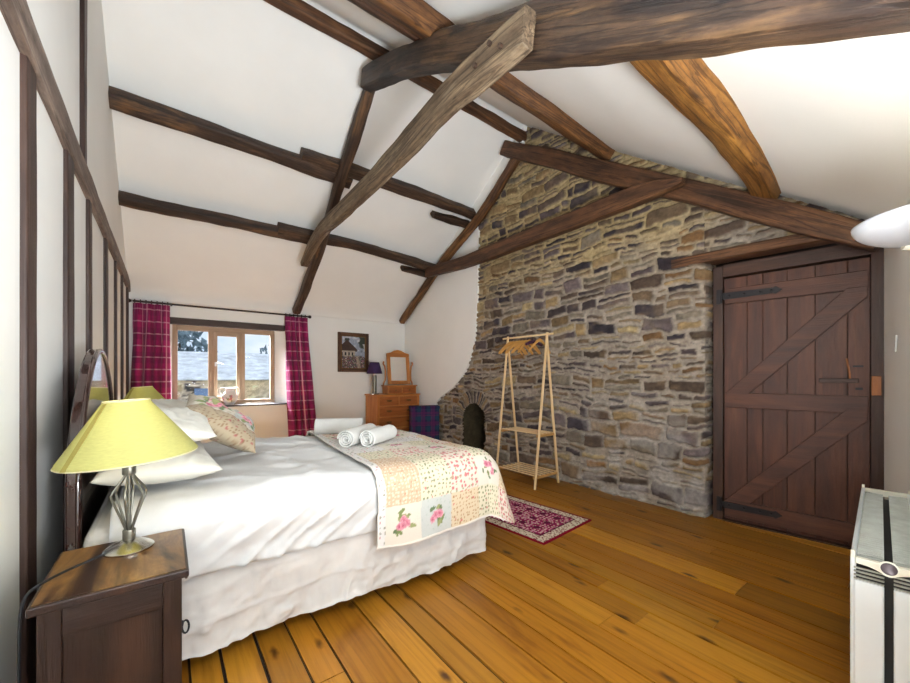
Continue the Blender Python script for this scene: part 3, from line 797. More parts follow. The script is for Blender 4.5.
# ================================================================== TEXTILES
def dots(P, Q, sp, size, seed, prob=1.0):
    """mask and random id of little jittered spots"""
    cx = np.floor(P / sp); cy = np.floor(Q / sp)
    jx = .25 + .5 * hash2(cx, cy, seed); jy = .25 + .5 * hash2(cx, cy, seed + 1); on = hash2(cx, cy, seed + 2) < prob
    d = np.hypot((P / sp - cx - jx), (Q / sp - cy - jy)) * sp
    return (d < size * (.7 + .6 * hash2(cx, cy, seed + 3))) & on, hash2(cx, cy, seed + 4)
def roses(col, P, Q, centres, seed=0, scale=1.0):
    r = random.Random(seed)
    for (cx, cy) in centres:
        for k in range(9):
            a = r.random() * 6.28; d = r.uniform(.03, .075) * scale; x, y = cx + d * math.cos(a), cy + d * math.sin(a)
            w = r.uniform(.008, .018) * scale; an = r.random() * 3.14
            u = (P - x) * math.cos(an) + (Q - y) * math.sin(an); v = -(P - x) * math.sin(an) + (Q - y) * math.cos(an)
            m = ((u / w / 1.6) ** 2 + (v / w / .8) ** 2) < 1
            col[m] = rgb3(*r.choice([(120, 132, 84), (146, 152, 104), (98, 118, 84)]))
        for k in range(5):
            a = r.random() * 6.28; d = r.uniform(.0, .05) * scale; x, y = cx + d * math.cos(a), cy + d * math.sin(a)
            w = r.uniform(.016, .028) * scale
            dd = np.hypot(P - x, Q - y) + (vnoise(P * 120, Q * 120, seed + k) - .5) * .01
            m = dd < w
            t = np.clip(dd / w, 0, 1); sw = .5 + .5 * np.sin(dd * 900 + np.arctan2(Q - y, P - x) * 2)
            cc = (rgb3(176, 66, 100) * (1 - t)[..., None] + rgb3(222, 160, 172) * t[..., None]) * (.8 + .3 * sw)[..., None]
            col[m] = cc[m]
    return col
def patch_fabric(kind, P, Q, seed):
    base = {'cream_green': (218, 210, 184), 'tan': (202, 174, 146), 'pink': (222, 208, 192), 'white_rose': (220, 212, 198), 'blue_rose': (192, 196, 192), 'tan_small': (212, 194, 164), 'fleck': (222, 219, 216)}[kind]
    col = np.ones(P.shape + (3,)) * rgb3(*base)
    if kind == 'cream_green':
        m, i = dots(P, Q, .026, .0055, seed); col[m] = rgb3(126, 132, 100)
        m, i = dots(P + .013, Q + .011, .05, .005, seed + 9, .6); col[m] = rgb3(196, 110, 110)
    elif kind == 'tan':
        m, i = dots(P, Q, .019, .0055, seed); col[m] = rgb3(222, 204, 180)
        m, i = dots(P + .01, Q, .03, .004, seed + 9, .5); col[m] = rgb3(180, 126, 100)
    elif kind == 'pink':
        m, i = dots(P, Q, .030, .0085, seed); col[m] = rgb3(196, 116, 118)
        m, i = dots(P + .015, Q + .01, .036, .006, seed + 9, .7); col[m] = rgb3(150, 160, 128)
    elif kind == 'tan_small':
        m, i = dots(P, Q, .022, .0045, seed); col[m] = rgb3(168, 130, 96)
        m, i = dots(P + .01, Q + .012, .05, .006, seed + 9, .5); col[m] = rgb3(200, 112, 110)
    elif kind == 'fleck':
        m, i = dots(P, Q, .026, .0055, seed, .8); col[m] = np.where((i[m] < .35)[:, None], rgb3(190, 120, 118), rgb3(150, 150, 136))
    elif kind == 'blue_rose':
        m, i = dots(P, Q, .03, .005, seed, .6); col[m] = rgb3(176, 186, 178)
    return col

BX0, BX1, BY0, BY1, BTOP = -.24, 1.63, 1.885, 3.30, .675
def drape(P, Q, x1, y0, y1, top, r, flare=.12, seed=0):
    """cloth lying on the bed top, rolled over the foot (x1) and the two long sides (y0,y1)"""
    dx = np.maximum(P - x1, 0); dy = np.where(Q < y0, Q - y0, np.where(Q > y1, Q - y1, 0))
    d = np.hypot(dx, dy); dn = np.maximum(d, 1e-9)
    a = np.minimum(d / r, PI / 2)
    out = r * np.sin(a); rest = np.maximum(d - r * PI / 2, 0)
    drop = r * (1 - np.cos(a)) + rest * math.cos(math.atan(flare)); out = out + rest * math.sin(math.atan(flare))
    X = np.minimum(P, x1) + dx / dn * out; Y = np.clip(Q, y0, y1) + dy / dn * out
    return X, Y, top - drop, dx / dn, dy / dn, sstep(.0, r * 1.5, d), np.stack([dx / dn, dy / dn], -1)

# ------------------------------------------------------------------ the bed
bed = thing('bed', 'double bed with a dark arched headboard and a white valance', 'bed', (0, 0, 0))
# headboard: arched, glossy, with a raised outer moulding
hb_y0, hb_y1 = 2.0, 3.24
def arch(y0, y1, zs, zp, n=40):
    return [(y0 + (y1 - y0) * i / n, zs + (zp - zs) * math.sin(PI * i / n) ** .62) for i in range(n + 1)]
outer = arch(hb_y0, hb_y1, .80, 1.335); poly = [(hb_y1, .12), (hb_y0, .12)] + outer
MB().prism(poly, (-.302, 0, 0), (0, 1, 0), (0, 0, 1), (1, 0, 0), .035).build('headboard', M['mahog'], bed, bevel=.006)
mb = MB()
pth = [(-.268, hb_y0 + .010, .15)] + [(-.268, hb_y0 + .010 + (hb_y1 - hb_y0 - .020) * (y - hb_y0) / (hb_y1 - hb_y0), z - .010) for y, z in outer] + [(-.268, hb_y1 - .010, .15)]
mb.tube(pth, .012, 10); mb.build('headboard_moulding', M['mahog'], bed, smooth=True)
MB().box(((BX0 + BX1) / 2 + .01, (BY0 + BY1) / 2, .29), (BX1 - BX0 - .02, BY1 - BY0 + .03, .26)).build('divan_base', M['tag'], bed, bevel=.02)
MB().box(((BX0 + BX1) / 2, (BY0 + BY1) / 2, .53), (BX1 - BX0, BY1 - BY0 + .05, .22)).build('mattress', M['tag'], bed, bevel=.05, seg=4)
for x in (-.1, 1.5):
    for y in (2.0, 3.2):
        MB().lathe([(0, 0), (.025, 0), (.03, .16), (0, .16)], (x, y, 0), 14).build('foot', M['ns'], bed)
# valance: gathered skirt round the near side, foot and far side
def valance():
    pts = []
    y0, y1, x1 = BY0 - .035, BY1 + .035, BX1 + .005
    per = [(BX0, y0), (x1, y0), (x1, y1), (BX0, y1)]
    L = [0]
    for a, b in zip(per[:-1], per[1:]): L.append(L[-1] + math.hypot(b[0] - a[0], b[1] - a[1]))
    n = 620; s = np.linspace(0, L[-1], n); zt, zb = .515, .085
    t = np.linspace(0, 1, 46)
    Sg, T = np.meshgrid(s, t)
    k = np.clip(np.searchsorted(L, Sg, 'right') - 1, 0, 2)
    per = np.array(per); Ln = np.array(L)
    fr = (Sg - Ln[k]) / (Ln[k + 1] - Ln[k])
    X = per[k, 0] + (per[k + 1, 0] - per[k, 0]) * fr; Y = per[k, 1] + (per[k + 1, 1] - per[k, 1]) * fr
    nx = np.where(k == 1, 1.0, 0.0); ny = np.where(k == 0, -1.0, np.where(k == 2, 1.0, 0.0))
    fold = (fbm(Sg * 5.5, T * 1.2 + Sg * .4, 71, 3) - .5) * .090 * (.08 + .92 * T) + (fbm(Sg * 16, T * 2.5, 72, 3) - .5) * .022 * T
    cre = (1 - np.abs(2 * fbm(Sg * 5 + T * 1.2, T * 2.2, 73, 4) - 1)) ** 7 * .022 + (1 - np.abs(2 * fbm(Sg * 1.2, T * 3.4 + Sg * .3, 75, 3) - 1)) ** 10 * .012 + (fbm(Sg * 30, T * 9, 76, 3) - .5) * .008
    ed = np.minimum(np.abs(Sg - Ln[1]), np.abs(Sg - Ln[2])); fold = fold * sstep(0, .10, ed)
    off = fold + cre * T + .012 * T
    bot = zb + (fbm(Sg * 2.2, Sg * 0, 74, 2) - .5) * .035
    return np.stack([X + nx * off, Y + ny * off, zt + (bot - zt) * T], -1)
grid_mesh('valance', valance(), M['valance'], parent=bed)

# duvet
p = np.arange(-.16, 1.565, .0125); q = np.arange(BY0 - .33, BY1 + .33, .0125)
P, Q = np.meshgrid(p, q)
X, Y, Z, nx, ny, side, _ = drape(P, Q, 9.0, BY0 + .01, BY1 - .01, BTOP + .028, .095, -.02)
bul = np.sin(np.clip((BTOP - Z) / .19, 0, 1) * PI) * .022
w1 = fbm(P * 7 + Q * 5.0, Q * 3.2 - P * 2.0, 81, 4) - .5
rid = (1 - np.abs(2 * fbm(P * 6.5 + (BTOP - Z) * 8.0, Q * 1.4, 82, 3) - 1)) ** 4
topw = (fbm(P * 2.4, Q * 2.6, 83, 3) - .5) * .06 + (1 - np.abs(2 * fbm(P * 3.2 + Q * 1.2, Q * 4.0, 84, 3) - 1)) ** 5 * .022
rid2 = (1 - np.abs(2 * fbm(P * 13 + (BTOP - Z) * 16.0, Q * 2.4, 85, 3) - 1)) ** 5
und = 1 - .85 * sstep(.80, .95, P)
near_cab = .25 + .75 * sstep(.0, .28, P)
off = near_cab * (bul + side * (w1 * .042 + rid * .030 + rid2 * .012)) * und
Z = Z + (1 - side) * (topw + w1 * .012) * und - .012 * (1 - und)
Y = Y + ny * off
ripple = (fbm(P * 3, Q * 0, 86, 2) - .5) * .02
Z = Z - sstep(.15, .33, np.abs(np.where(Q < BY0, BY0 - Q, np.where(Q > BY1, Q - BY1, 0)))) * (ripple + .0)
duv = grid_mesh('duvet', np.stack([X, Y, Z], -1), M['linen'], recenter=True, solid=.012)
tag(duv, 'rumpled plain white duvet spread over the bed under the patchwork quilt', 'duvet')

# patchwork quilt over the foot
p = np.arange(.80, 2.14, .0058); q = np.arange(BY0 - .50, BY1 + .50, .0058)
P, Q = np.meshgrid(p, q)
hem_near = BY0 - .475
edge_x = .845 + .035 * (Q - BY0) + .06 * sstep(2.3, 3.3, Q)
keep = (P >= edge_x) & (P <= 2.10) & (Q >= hem_near) & (Q <= BY1 + .46)
# rounded corners
def rc(px, py, cx, cy, r, sx, sy):
    return ~((sx * (px - cx) > 0) & (sy * (py - cy) > 0) & (np.hypot(px - cx, py - cy) > r))
keep &= rc(P, Q, 2.10 - .40, hem_near + .40, .40, 1, -1) & rc(P, Q, 2.10 - .40, BY1 + .46 - .40, .40, 1, 1)
X, Y, Z, nx, ny, side, _ = drape(P, Q, BX1 - .05, BY0 + .0, BY1, BTOP + .058, .130, .06)
wave = (fbm(P * 3.2, Q * 3.2, 91, 3) - .5)
corner = nx * -ny * 2
fl_ = np.clip((BTOP - Z) / .4, 0, 1)
off = side * (wave * .03 + .012) + np.clip(corner, 0, 1) * fl_ * (.10)
hemw = np.sin(P * 15 + 1.0) * .010 * fl_ * (nx < .5)
X = X + nx * off; Y = Y + ny * off + hemw
quilt_st = (np.abs(np.mod(P, .052) - .026) < .0035) | (np.abs(np.mod(Q, .052) - .026) < .0035)
Z = Z + (1 - side) * ((fbm(P * 2.6, Q * 2.6, 92, 3) - .5) * .024) - quilt_st * .0022 + (fbm(P * 30, Q * 30, 93, 2) - .5) * .005
Z = Z + side * (ny < -.7) * (fbm(P * 3.0, P * 0 + 3, 94, 2) - .5) * .05 * fl_
# colours
us = P - edge_x; vs = Q - hem_near
ci = np.floor((us - .045) / .205); ri = np.floor((vs - .02) / .185)
layout = [['white_rose', 'blue_rose', 'tan_small', 'cream_green', 'pink', 'tan'],
          ['tan', 'cream_green', 'pink', 'white_rose', 'tan_small', 'pink'],
          ['tan', 'cream_green', 'pink', 'cream_green', 'white_rose', 'pink'],
          ['cream_green', 'pink', 'white_rose', 'tan_small', 'cream_green', 'tan'],
          ['fleck', 'white_rose', 'cream_green', 'pink', 'tan', 'cream_green'],
          ['fleck', 'fleck', 'fleck', 'tan_small', 'pink', 'fleck']]
col = np.ones(P.shape + (3,)) * rgb3(234, 228, 216)
for r_ in range(0, 16):
    for c_ in range(-1, 8):
        m = (ci == c_) & (ri == r_)
        if not m.any(): continue
        kind = layout[r_][c_ % 6] if r_ < 6 else ['fleck', 'fleck', 'white_rose', 'fleck', 'pink', 'cream_green'][(r_ * 2 + c_) % 6]
        if c_ < 0: kind = 'fleck'
        col[m] = patch_fabric(kind, P, Q, 100 + r_ * 10 + c_)[m]
ctrs = []
for r_ in range(0, 16):
    for c_ in range(0, 7):
        kind = layout[r_][c_ % 6] if r_ < 6 else ['fleck', 'fleck', 'white_rose', 'fleck', 'pink', 'cream_green'][(r_ * 2 + c_) % 6]
        if kind in ('white_rose', 'blue_rose'):
            vv_ = .02 + (r_ + .5) * .185 + hem_near
            ctrs.append((.845 + .045 + (c_ + .5) * .205 + .035 * (vv_ - BY0), vv_))
col = roses(col, P, Q, ctrs, 5, .85)
col = col * .90
col = mixc(col, rgb3(220, 216, 210), ((us < .012) | (vs < .010)).astype(float))
km = keep[:-1, :-1] & keep[1:, 1:] & keep[:-1, 1:] & keep[1:, :-1]
q_ = grid_mesh('quilt', np.stack([X, Y, Z], -1), M['colfab'], col, keep=km, recenter=True, solid=.008)
tag(q_, 'floral patchwork quilt in cream, tan and pink laid across the foot of the bed', 'quilt')

# pillows ----------------------------------------------------------
def pillow_pts(w, l, h, seed, n=54, pinch=.10, pw=.5, lump=.02):
    t = np.linspace(-1, 1, n); A, B = np.meshgrid(t, t)
    prof = np.clip((1 - np.abs(A) ** 2.6) * (1 - np.abs(B) ** 2.6), 0, 1) ** pw
    xx = A * w / 2 * (1 - pinch * (1 - np.abs(A) ** 2) * 0 - pinch * (1 - B ** 2) * np.abs(A) ** 3 * .8)
    yy = B * l / 2 * (1 - pinch * (1 - A ** 2) * np.abs(B) ** 3 * .8)
    nz = (fbm(A * 2.2 + 5, B * 2.2, seed, 3) - .5) * lump * 2 + (1 - np.abs(2 * fbm(A * 3 + B, B * 3, seed + 3, 3) - 1)) ** 5 * lump * .5
    edge = np.minimum(1 - np.abs(A), 1 - np.abs(B))
    nz = nz * sstep(0, .25, edge)
    top = prof * h / 2 + nz; bot = -prof * h / 2 - nz * .3
    return A, B, np.stack([xx, yy, top], -1), np.stack([xx, yy, bot], -1)
def pillow_mesh(name, w, l, h, seed, mat, colf=None, colb=None, **kw):
    A, B, T, Bt = pillow_pts(w, l, h, seed, **kw)
    n = T.shape[0]
    P_ = np.concatenate([T, Bt[::-1]], 0)
    col = None
    if colf is not None: col = np.concatenate([colf(A * w / 2, B * l / 2), colb(A * w / 2, B * l / 2)[::-1]], 0)
    o = grid_mesh(name, P_, mat, col, weld=True)
    return o
def place(o, loc, rot): 
    o.location = loc; o.rotation_euler = [math.radians(a) for a in rot]; return o
pz = BTOP + .062
for nm, loc, rot, lab, sd in (
    ('a', (-.026, 2.25, pz + .066), (0, 2, 2), 'plump white pillow lying flat on the duvet beside the bedside lamp, lower of two', 1),
    ('b', (-.024, 2.26, pz + .232), (2, 4, -2), 'white pillow resting on the lower pillow beside the bedside lamp', 2),
    ('c', (-.026, 3.00, pz + .066), (0, 2, -2), 'white pillow lying flat under another at the window side of the bed', 3),
    ('d', (-.024, 3.00, pz + .236), (3, 6, 3), 'white pillow uppermost at the window side of the bed', 4)):
    o = pillow_mesh('pillow', .42, .68, .130, 200 + sd * 7, M['pillow'])
    place(o, loc, rot); tag(o, lab, 'pillow', 'white bed pillows')
# floral cushion, leaning on the pillows
def cush_front(a, b):
    col = np.ones(a.shape + (3,)) * rgb3(196, 190, 176)
    m, i = dots(a, b, .02, .004, 301); col[m] = rgb3(170, 158, 136)
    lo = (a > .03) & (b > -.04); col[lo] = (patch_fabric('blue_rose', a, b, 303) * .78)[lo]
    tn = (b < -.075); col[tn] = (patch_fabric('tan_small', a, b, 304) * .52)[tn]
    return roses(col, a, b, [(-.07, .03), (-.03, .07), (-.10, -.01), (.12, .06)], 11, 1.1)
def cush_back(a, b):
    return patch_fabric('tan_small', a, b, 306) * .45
o = pillow_mesh('floral_cushion', .42, .42, .15, 400, M['colfab'], cush_front, cush_back, pw=.55)
A_ = Vector((.09, 2.71, 1.05)); C_ = Vector((.36, 2.33, .745)); ctr_ = (A_ + C_) / 2
ac = (C_ - A_).normalized(); v_ = Vector((.2, .2, -.066)); v_ = (v_ - ac * v_.dot(ac)).normalized(); nrm_ = ac.cross(v_).normalized()
if nrm_.z < 0: nrm_ = -nrm_
e1 = (ac + v_).normalized(); e2 = nrm_.cross(e1).normalized()
o.matrix_world = Matrix.Translation(ctr_ + Vector((.022, .0, .04))) @ Matrix((e1, e2, nrm_)).transposed().to_4x4()
tag(o, 'square floral patchwork cushion leaning against the white pillows', 'cushion')

# towels: rolled
def towel(label, a, b, r, seed, fold=False):
    a = Vector(a); b = Vector(b); d = (b - a); L = d.length; d.normalize(); up = Vector((0, 0, 1)); sd = d.cross(up).normalized(); up = sd.cross(d)
    n, m = 26, 150
    t = np.linspace(0, 1, n)[:, None]; th_ = np.linspace(0, 2 * PI * 3.4, m)[None, :]
    rr = r * (.13 + .87 * (th_ / (2 * PI * 3.4)))
    wob = (fbm(t * 3 + seed, th_ * .8, seed, 3) - .5) * r * .14
    x = (rr + wob) * np.cos(th_ + .6); z = (rr + wob) * np.sin(th_ + .6) * .95
    lx = (t - .5) * L * (1 + (fbm(th_ * .7 + 0 * t, 0 * t + seed, seed, 2) - .5) * .05)
    c = (a + b) / 2 + Vector((0, 0, 0))
    P_ = np.zeros((n, m, 3))
    for i in range(3): P_[..., i] = c[i] + lx * d[i] + x * sd[i] + z * up[i]
    o = grid_mesh('rolled_towel', P_, M['towel'], recenter=True, solid=r * .10)
    tag(o, label, 'towel', 'rolled white towels'); return o
tz = BTOP + .066
towel('largest rolled white towel, lying alone towards the window side of the quilt', (.95, 3.09, tz + .052), (1.27, 2.91, tz + .052), .066, 1)
towel('small rolled white towel lying behind and touching a second roll, nearer the duvet', (.915, 2.37, tz + .052), (1.20, 2.61, tz + .052), .058, 2)
towel('small rolled white towel at the quilt side of the touching pair', (1.03, 2.30, tz + .05), (1.31, 2.51, tz + .05), .055, 3)

# ------------------------------------------------------------------ bedside cabinets and lamps
ns = thing('bedside_cabinet', 'dark wooden bedside cabinet with a figured top holding the lamp in front', 'bedside cabinet', (-.113, 1.598, 0))
ZT = .62
tp_ = MB().box((0, -.005, ZT - .0145), (.335, .39, .025)).build('top', M['ns'], ns, bevel=.005)
MB().box((0, -.005, ZT - .0012), (.318, .373, .0024), axis=1).build('figured_veneer', M['ns_top'], tp_)
for sx in (-1, 1):
    for sy in (-1, 1): MB().box((sx * .1275, sy * .165 - .005, (ZT - .026) / 2), (.045, .045, ZT - .026)).build('corner_post', M['ns'], ns, bevel=.003)
for sy in (-1, 1):
    s_ = MB()
    s_.box((0, sy * .176 - .005, .555), (.21, .02, .075)); s_.box((0, sy * .176 - .005, .13), (.21, .02, .07)); s_.box((0, sy * .166 - .005, .34), (.21, .016, .40))
    s_.build('side_panel', M['ns'], ns, bevel=.003)
MB().box((-.135, 0, .33), (.012, .29, .50)).build('back_panel', M['ns'], ns); MB().box((0, 0, .10), (.22, .31, .02)).build('bottom_panel', M['ns'], ns)
dr = MB().box((.140, 0, .535), (.018, .30, .11)).build('drawer', M['ns'], ns, bevel=.003)
h = MB().lathe([(0, 0), (.012, 0), (.012, .01), (0, .012)], (.149, -.12, .585), 12, Matrix.Rotation(PI / 2, 3, 'Y')).tube([(.157, -.138, .586), (.162, -.138, .572), (.163, -.12, .560), (.162, -.102, .572), (.157, -.102, .586)], .004, 8)
h.build('drop_handle', M['iron'], dr, smooth=True)
dd = MB().box((.140, 0, .28), (.018, .30, .36)).build('door', M['ns'], ns, bevel=.003)
ring = [(.160 + .004 * math.sin(a), -.10 + .024 * math.cos(a), .42 + .024 * math.sin(a)) for a in np.linspace(0, 2 * PI, 17)]
ring = [(.152 + .009 + .009 * math.cos(a), -.12 + .010 * math.sin(a), .405 + .015 * math.sin(a)) for a in np.linspace(0, 2 * PI, 17)]
MB().tube(ring, .0030, 8).lathe([(0, 0), (.009, 0), (.009, .006), (0, .008)], (.149, -.12, .418), 10, Matrix.Rotation(PI / 2, 3, 'Y')).build('ring_handle', M['iron'], dd, smooth=True)
ns2 = dup(ns, (-.13, 3.66, 0), 0, 'dark wooden bedside cabinet at the window side, hidden behind the bed')

lamp = thing('bedside_lamp', 'bedside lamp on the cabinet in front, cone shade yellow green, cage stem pewter', 'lamp', (-.100, 1.675, ZT + .001))
MB().lathe([(0, 0), (.066, 0), (.067, .006), (.060, .012), (.036, .026), (.016, .034), (0, .035)], (0, 0, 0), 40).build('base', M['nickel'], lamp, smooth=True)
MB().lathe([(0, .030), (.0165, .030), (.0175, .034), (.0175, .062), (.0165, .066), (0, .066)], (0, 0, 0), 24).build('lower_collar', M['nickel_d'], lamp, smooth=True)
for k in range(6):
    a = k * PI / 3 + .35; ca, sa = math.cos(a), math.sin(a)
    pr_ = [(.008, .060), (.010, .072), (.024, .115), (.044, .172), (.047, .187), (.042, .200), (.020, .232), (.011, .248), (.009, .262)]
    MB().tube([(r_ * ca, r_ * sa, z_) for r_, z_ in pr_], .0036, 8).build('cage_rod', M['nickel_d'], lamp, smooth=True)
MB().tube([(0, 0, .06), (0, 0, .262)], .005, 10).build('stem', M['nickel_d'], lamp, smooth=True)
MB().lathe([(0, .250), (.0175, .250), (.0185, .253), (.0185, .280), (.0165, .284), (0, .284)], (0, 0, 0), 24).build('upper_collar', M['nickel_d'], lamp, smooth=True)
MB().lathe([(0, .284), (.046, .288), (.046, .292), (0, .292)], (0, 0, 0), 30).build('drip_disc', M['white'], lamp, smooth=True)
MB().lathe([(0, .292), (.013, .294), (.013, .32), (.026, .345), (.030, .37), (.022, .395), (0, .405)], (0, 0, 0), 20).build('bulb', M['bulb'], lamp, smooth=True)
Rt = Matrix.Rotation(math.radians(-4.5), 3, Vector((.6, .8, 0)).cross(Vector((0, 0, 1))).cross(Vector((0, 0, 1))).normalized())
sh = MB().lathe([(.185, .308), (.181, .318), (.062, .492), (.060, .500)], (0, 0, 0), 64)
so = sh.build('lampshade', M['shade'], lamp, smooth=True, angle=80)
md = so.modifiers.new('s', 'SOLIDIFY'); md.thickness = .0015; md.offset = 1
so.rotation_euler = (0, math.radians(-4.0), 0); so.location = (.028, 0, 0)
tr = MB()
for (r_, z_) in ((.1852, .310), (.0612, .498)):
    tr.tube([(r_ * math.cos(a), r_ * math.sin(a), z_) for a in np.linspace(0, 2 * PI, 65)], .0022, 6)
tr.build('trim', M['shade_trim'], so, smooth=True)
a_s = math.radians(218); sm_ = MB(); vs_ = []
for (r_, z_) in ((.1860, .310), (.1222, .406), (.0635, .494)):
    for da in (-.055, .055): vs_.append((r_ * math.cos(a_s + da * .186 / max(r_, .1)), r_ * math.sin(a_s + da * .186 / max(r_, .1)), z_))
sm_.add(vs_, [(0, 1, 3, 2), (2, 3, 5, 4)])
se = sm_.build('seam', M['seam'], so); md = se.modifiers.new('s', 'SOLIDIFY'); md.thickness = .002; md.offset = 1
spk = MB()
for k in range(3):
    a = k * 2 * PI / 3; spk.tube([(.012 * math.cos(a), .012 * math.sin(a), .30), (.02 * math.cos(a), .02 * math.sin(a), .47), (.06 * math.cos(a), .06 * math.sin(a), .497)], .0015, 6)
spk.build('shade_carrier', M['nickel'], lamp)
lamp2 = dup(lamp, (-.14, 3.73, ZT), 0, 'matching yellow green bedside lamp at the window side, mostly hidden by pillows')
cord = [(-.055, -.02, .012), (-.075, -.035, .006), (-.12, -.075, .0055), (-.165, -.13, .0055), (-.190, -.18, .003), (-.200, -.205, -.02), (-.203, -.215, -.10), (-.203, -.217, -.30), (-.203, -.217, -.612)]
cpts, _, _ = lerp_pts(cord, 60)
MB().tube(cpts, .0036, 8).build('cord', M['black_cable'], lamp, smooth=True)
point('lamp_light', (.006, 0, .435), 1.3, (1.0, .84, .60), .025, lamp); point('lamp_light', (.006, 0, .435), 1.3, (1.0, .84, .60), .025, lamp2)

# ------------------------------------------------------------------ curtains
def curtain(label, x0t, x1t, x0b, x1b, zt, zb, yc, nf, seed, nr):
    c = thing('curtain', label, 'curtain', ((x0t + x1t) / 2, yc, zb), 0, 'plum check curtains')
    ox, oy, oz = c.location
    n, m = 170, 210
    U, T = np.meshgrid(np.linspace(0, 1, m), np.linspace(0, 1, n))
    xt = x0t + (x1t - x0t) * U; xb = x0b + (x1b - x0b) * U
    X = xt + (xb - xt) * T ** 1.3
    ph = U * nf * 2 * PI + (fbm(U * 2 + seed, T * .6, seed, 2) - .5) * 3.0
    amp = .024 + .046 * sstep(.03, .5, T)
    Yo = np.sin(ph) * amp + np.sin(ph * 2.1 + 1) * amp * .25 + (fbm(U * 9, T * 3, seed + 1, 3) - .5) * .03
    X = X + np.cos(ph) * amp * .45
    gather = sstep(.06, .0, T); Yo = Yo * (1 - .3 * gather) + np.sin(U * nf * 7 * 2 * PI) * .006 * sstep(.14, .03, T)
    Z = zt + .035 - (zt + .035 - zb) * T
    # woven check: cloth coordinates
    cw = U * (x1t - x0t) * 2.4; chh = T * (zt - zb)
    col = np.ones(U.shape + (3,)) * rgb3(158, 34, 96)
    bx = np.mod(cw, .30) < .15; bz = np.mod(chh, .30) < .15
    col = mixc(col, rgb3(126, 26, 80), (bx ^ bz).astype(float) * .7); col = mixc(col, rgb3(98, 22, 70), (bx & bz).astype(float) * .6)
    wl = np.abs(np.mod(cw, .15) - .075) < .006; zl = np.abs(np.mod(chh, .15) - .075) < .006
    col = mixc(col, rgb3(212, 160, 178), wl * .75); col = mixc(col, rgb3(214, 166, 182), zl * .75)
    cl = grid_mesh('cloth', np.stack([X - ox, yc + Yo - oy, Z - oz], -1), M['colfab'], col, parent=c)
    for k in range(nr):
        x = x0t + (x1t - x0t) * (k + .5) / nr
        MB().tube([(x - ox, .022 * math.cos(a), zt + .055 - oz + .022 * math.sin(a)) for a in np.linspace(0, 2 * PI, 17)], .0055, 6).build('curtain_ring', M['ns'], c, smooth=True)
    return c
RZ = 2.140
curtain('plum check curtain beside the timber partition, hanging behind the bed', -.345, .04, -.40, .03, RZ - .055, .10, 6.215, 4.2, 500, 7)
curtain('plum check curtain between the window and the framed picture', 1.43, 1.775, 1.50, 1.93, RZ - .055, .10, 6.215, 4.0, 520, 6)
rod = thing('curtain_rod', 'dark wooden curtain rod over the window', 'curtain rod', (.71, 6.215, RZ))
MB().tube([(-1.05, 0, 0), (1.07, 0, 0)], .013, 12).build('pole', M['ns'], rod, smooth=True)
for sx, x in ((-1, -1.055), (1, 1.075)):
    MB().lathe([(0, 0), (.016, .002), (.017, .012), (.024, .022), (.026, .036), (.020, .05), (0, .056)], (x, 0, 0), 16, Matrix.Rotation(sx * PI / 2, 3, 'Y')).build('finial', M['ns'], rod, smooth=True)
for x in (-.66, .835): MB().box((x, .045, 0), (.02, .07, .025)).build('bracket', M['iron'], rod)

# jug on the sill
jug = thing('jug', 'white floral pottery jug standing on the slate window sill', 'jug', (.735, 6.385, .7835))
jug.scale = (1.08, 1.08, 1.1)
jp = [(0, 0), (.045, 0), (.050, .008), (.075, .045), (.092, .09), (.085, .135), (.060, .172), (.052, .190), (.060, .215), (.068, .225), (.063, .222), (.048, .192), (.055, .172), (.08, .13), (.085, .09), (.06, .03), (0, .012)]
th_ = np.linspace(0, 2 * PI, 65); Pj = np.zeros((len(jp), 65, 3))
prj = np.array(jp)
tt = np.linspace(0, len(jp) - 1, 110); rj = np.interp(tt, range(len(jp)), prj[:, 0]); zj = np.interp(tt, range(len(jp)), prj[:, 1])
Rj, Tj = np.meshgrid(rj, th_, indexing='ij'); Zj = zj[:, None] + 0 * Tj
lip = np.clip((Zj - .18) / .045, 0, 1); Rj = Rj * (1 + .35 * lip * np.clip(np.cos(Tj - 0.0), 0, 1) ** 6)
cj = np.ones(Rj.shape + (3,)) * rgb3(232, 228, 222)
cj = roses(cj, (Tj - PI) * .09, Zj, [(-.17, .09), (-.10, .08), (.02, .09), (.14, .085), (-.25, .085)], 21, .6)
M['jugc'] = colored('glazed_pottery', .18, spec=.5)
grid_mesh('body', np.stack([Rj * np.cos(Tj), Rj * np.sin(Tj), Zj], -1), M['jugc'], cj, parent=jug)
MB().tube(lerp_pts([(-.055, 0, .205), (-.085, 0, .225), (-.118, 0, .205), (-.118, 0, .16), (-.10, 0, .125), (-.082, 0, .115)], 24)[0], .008, 10).build('handle', M['ceramic'], jug, smooth=True)
MB().tube(lerp_pts([(.055, 0, .205), (.085, 0, .225), (.108, 0, .205), (.108, 0, .16), (.095, 0, .13), (.080, 0, .115)], 24)[0], .008, 10).build('handle', M['ceramic'], jug, smooth=True)

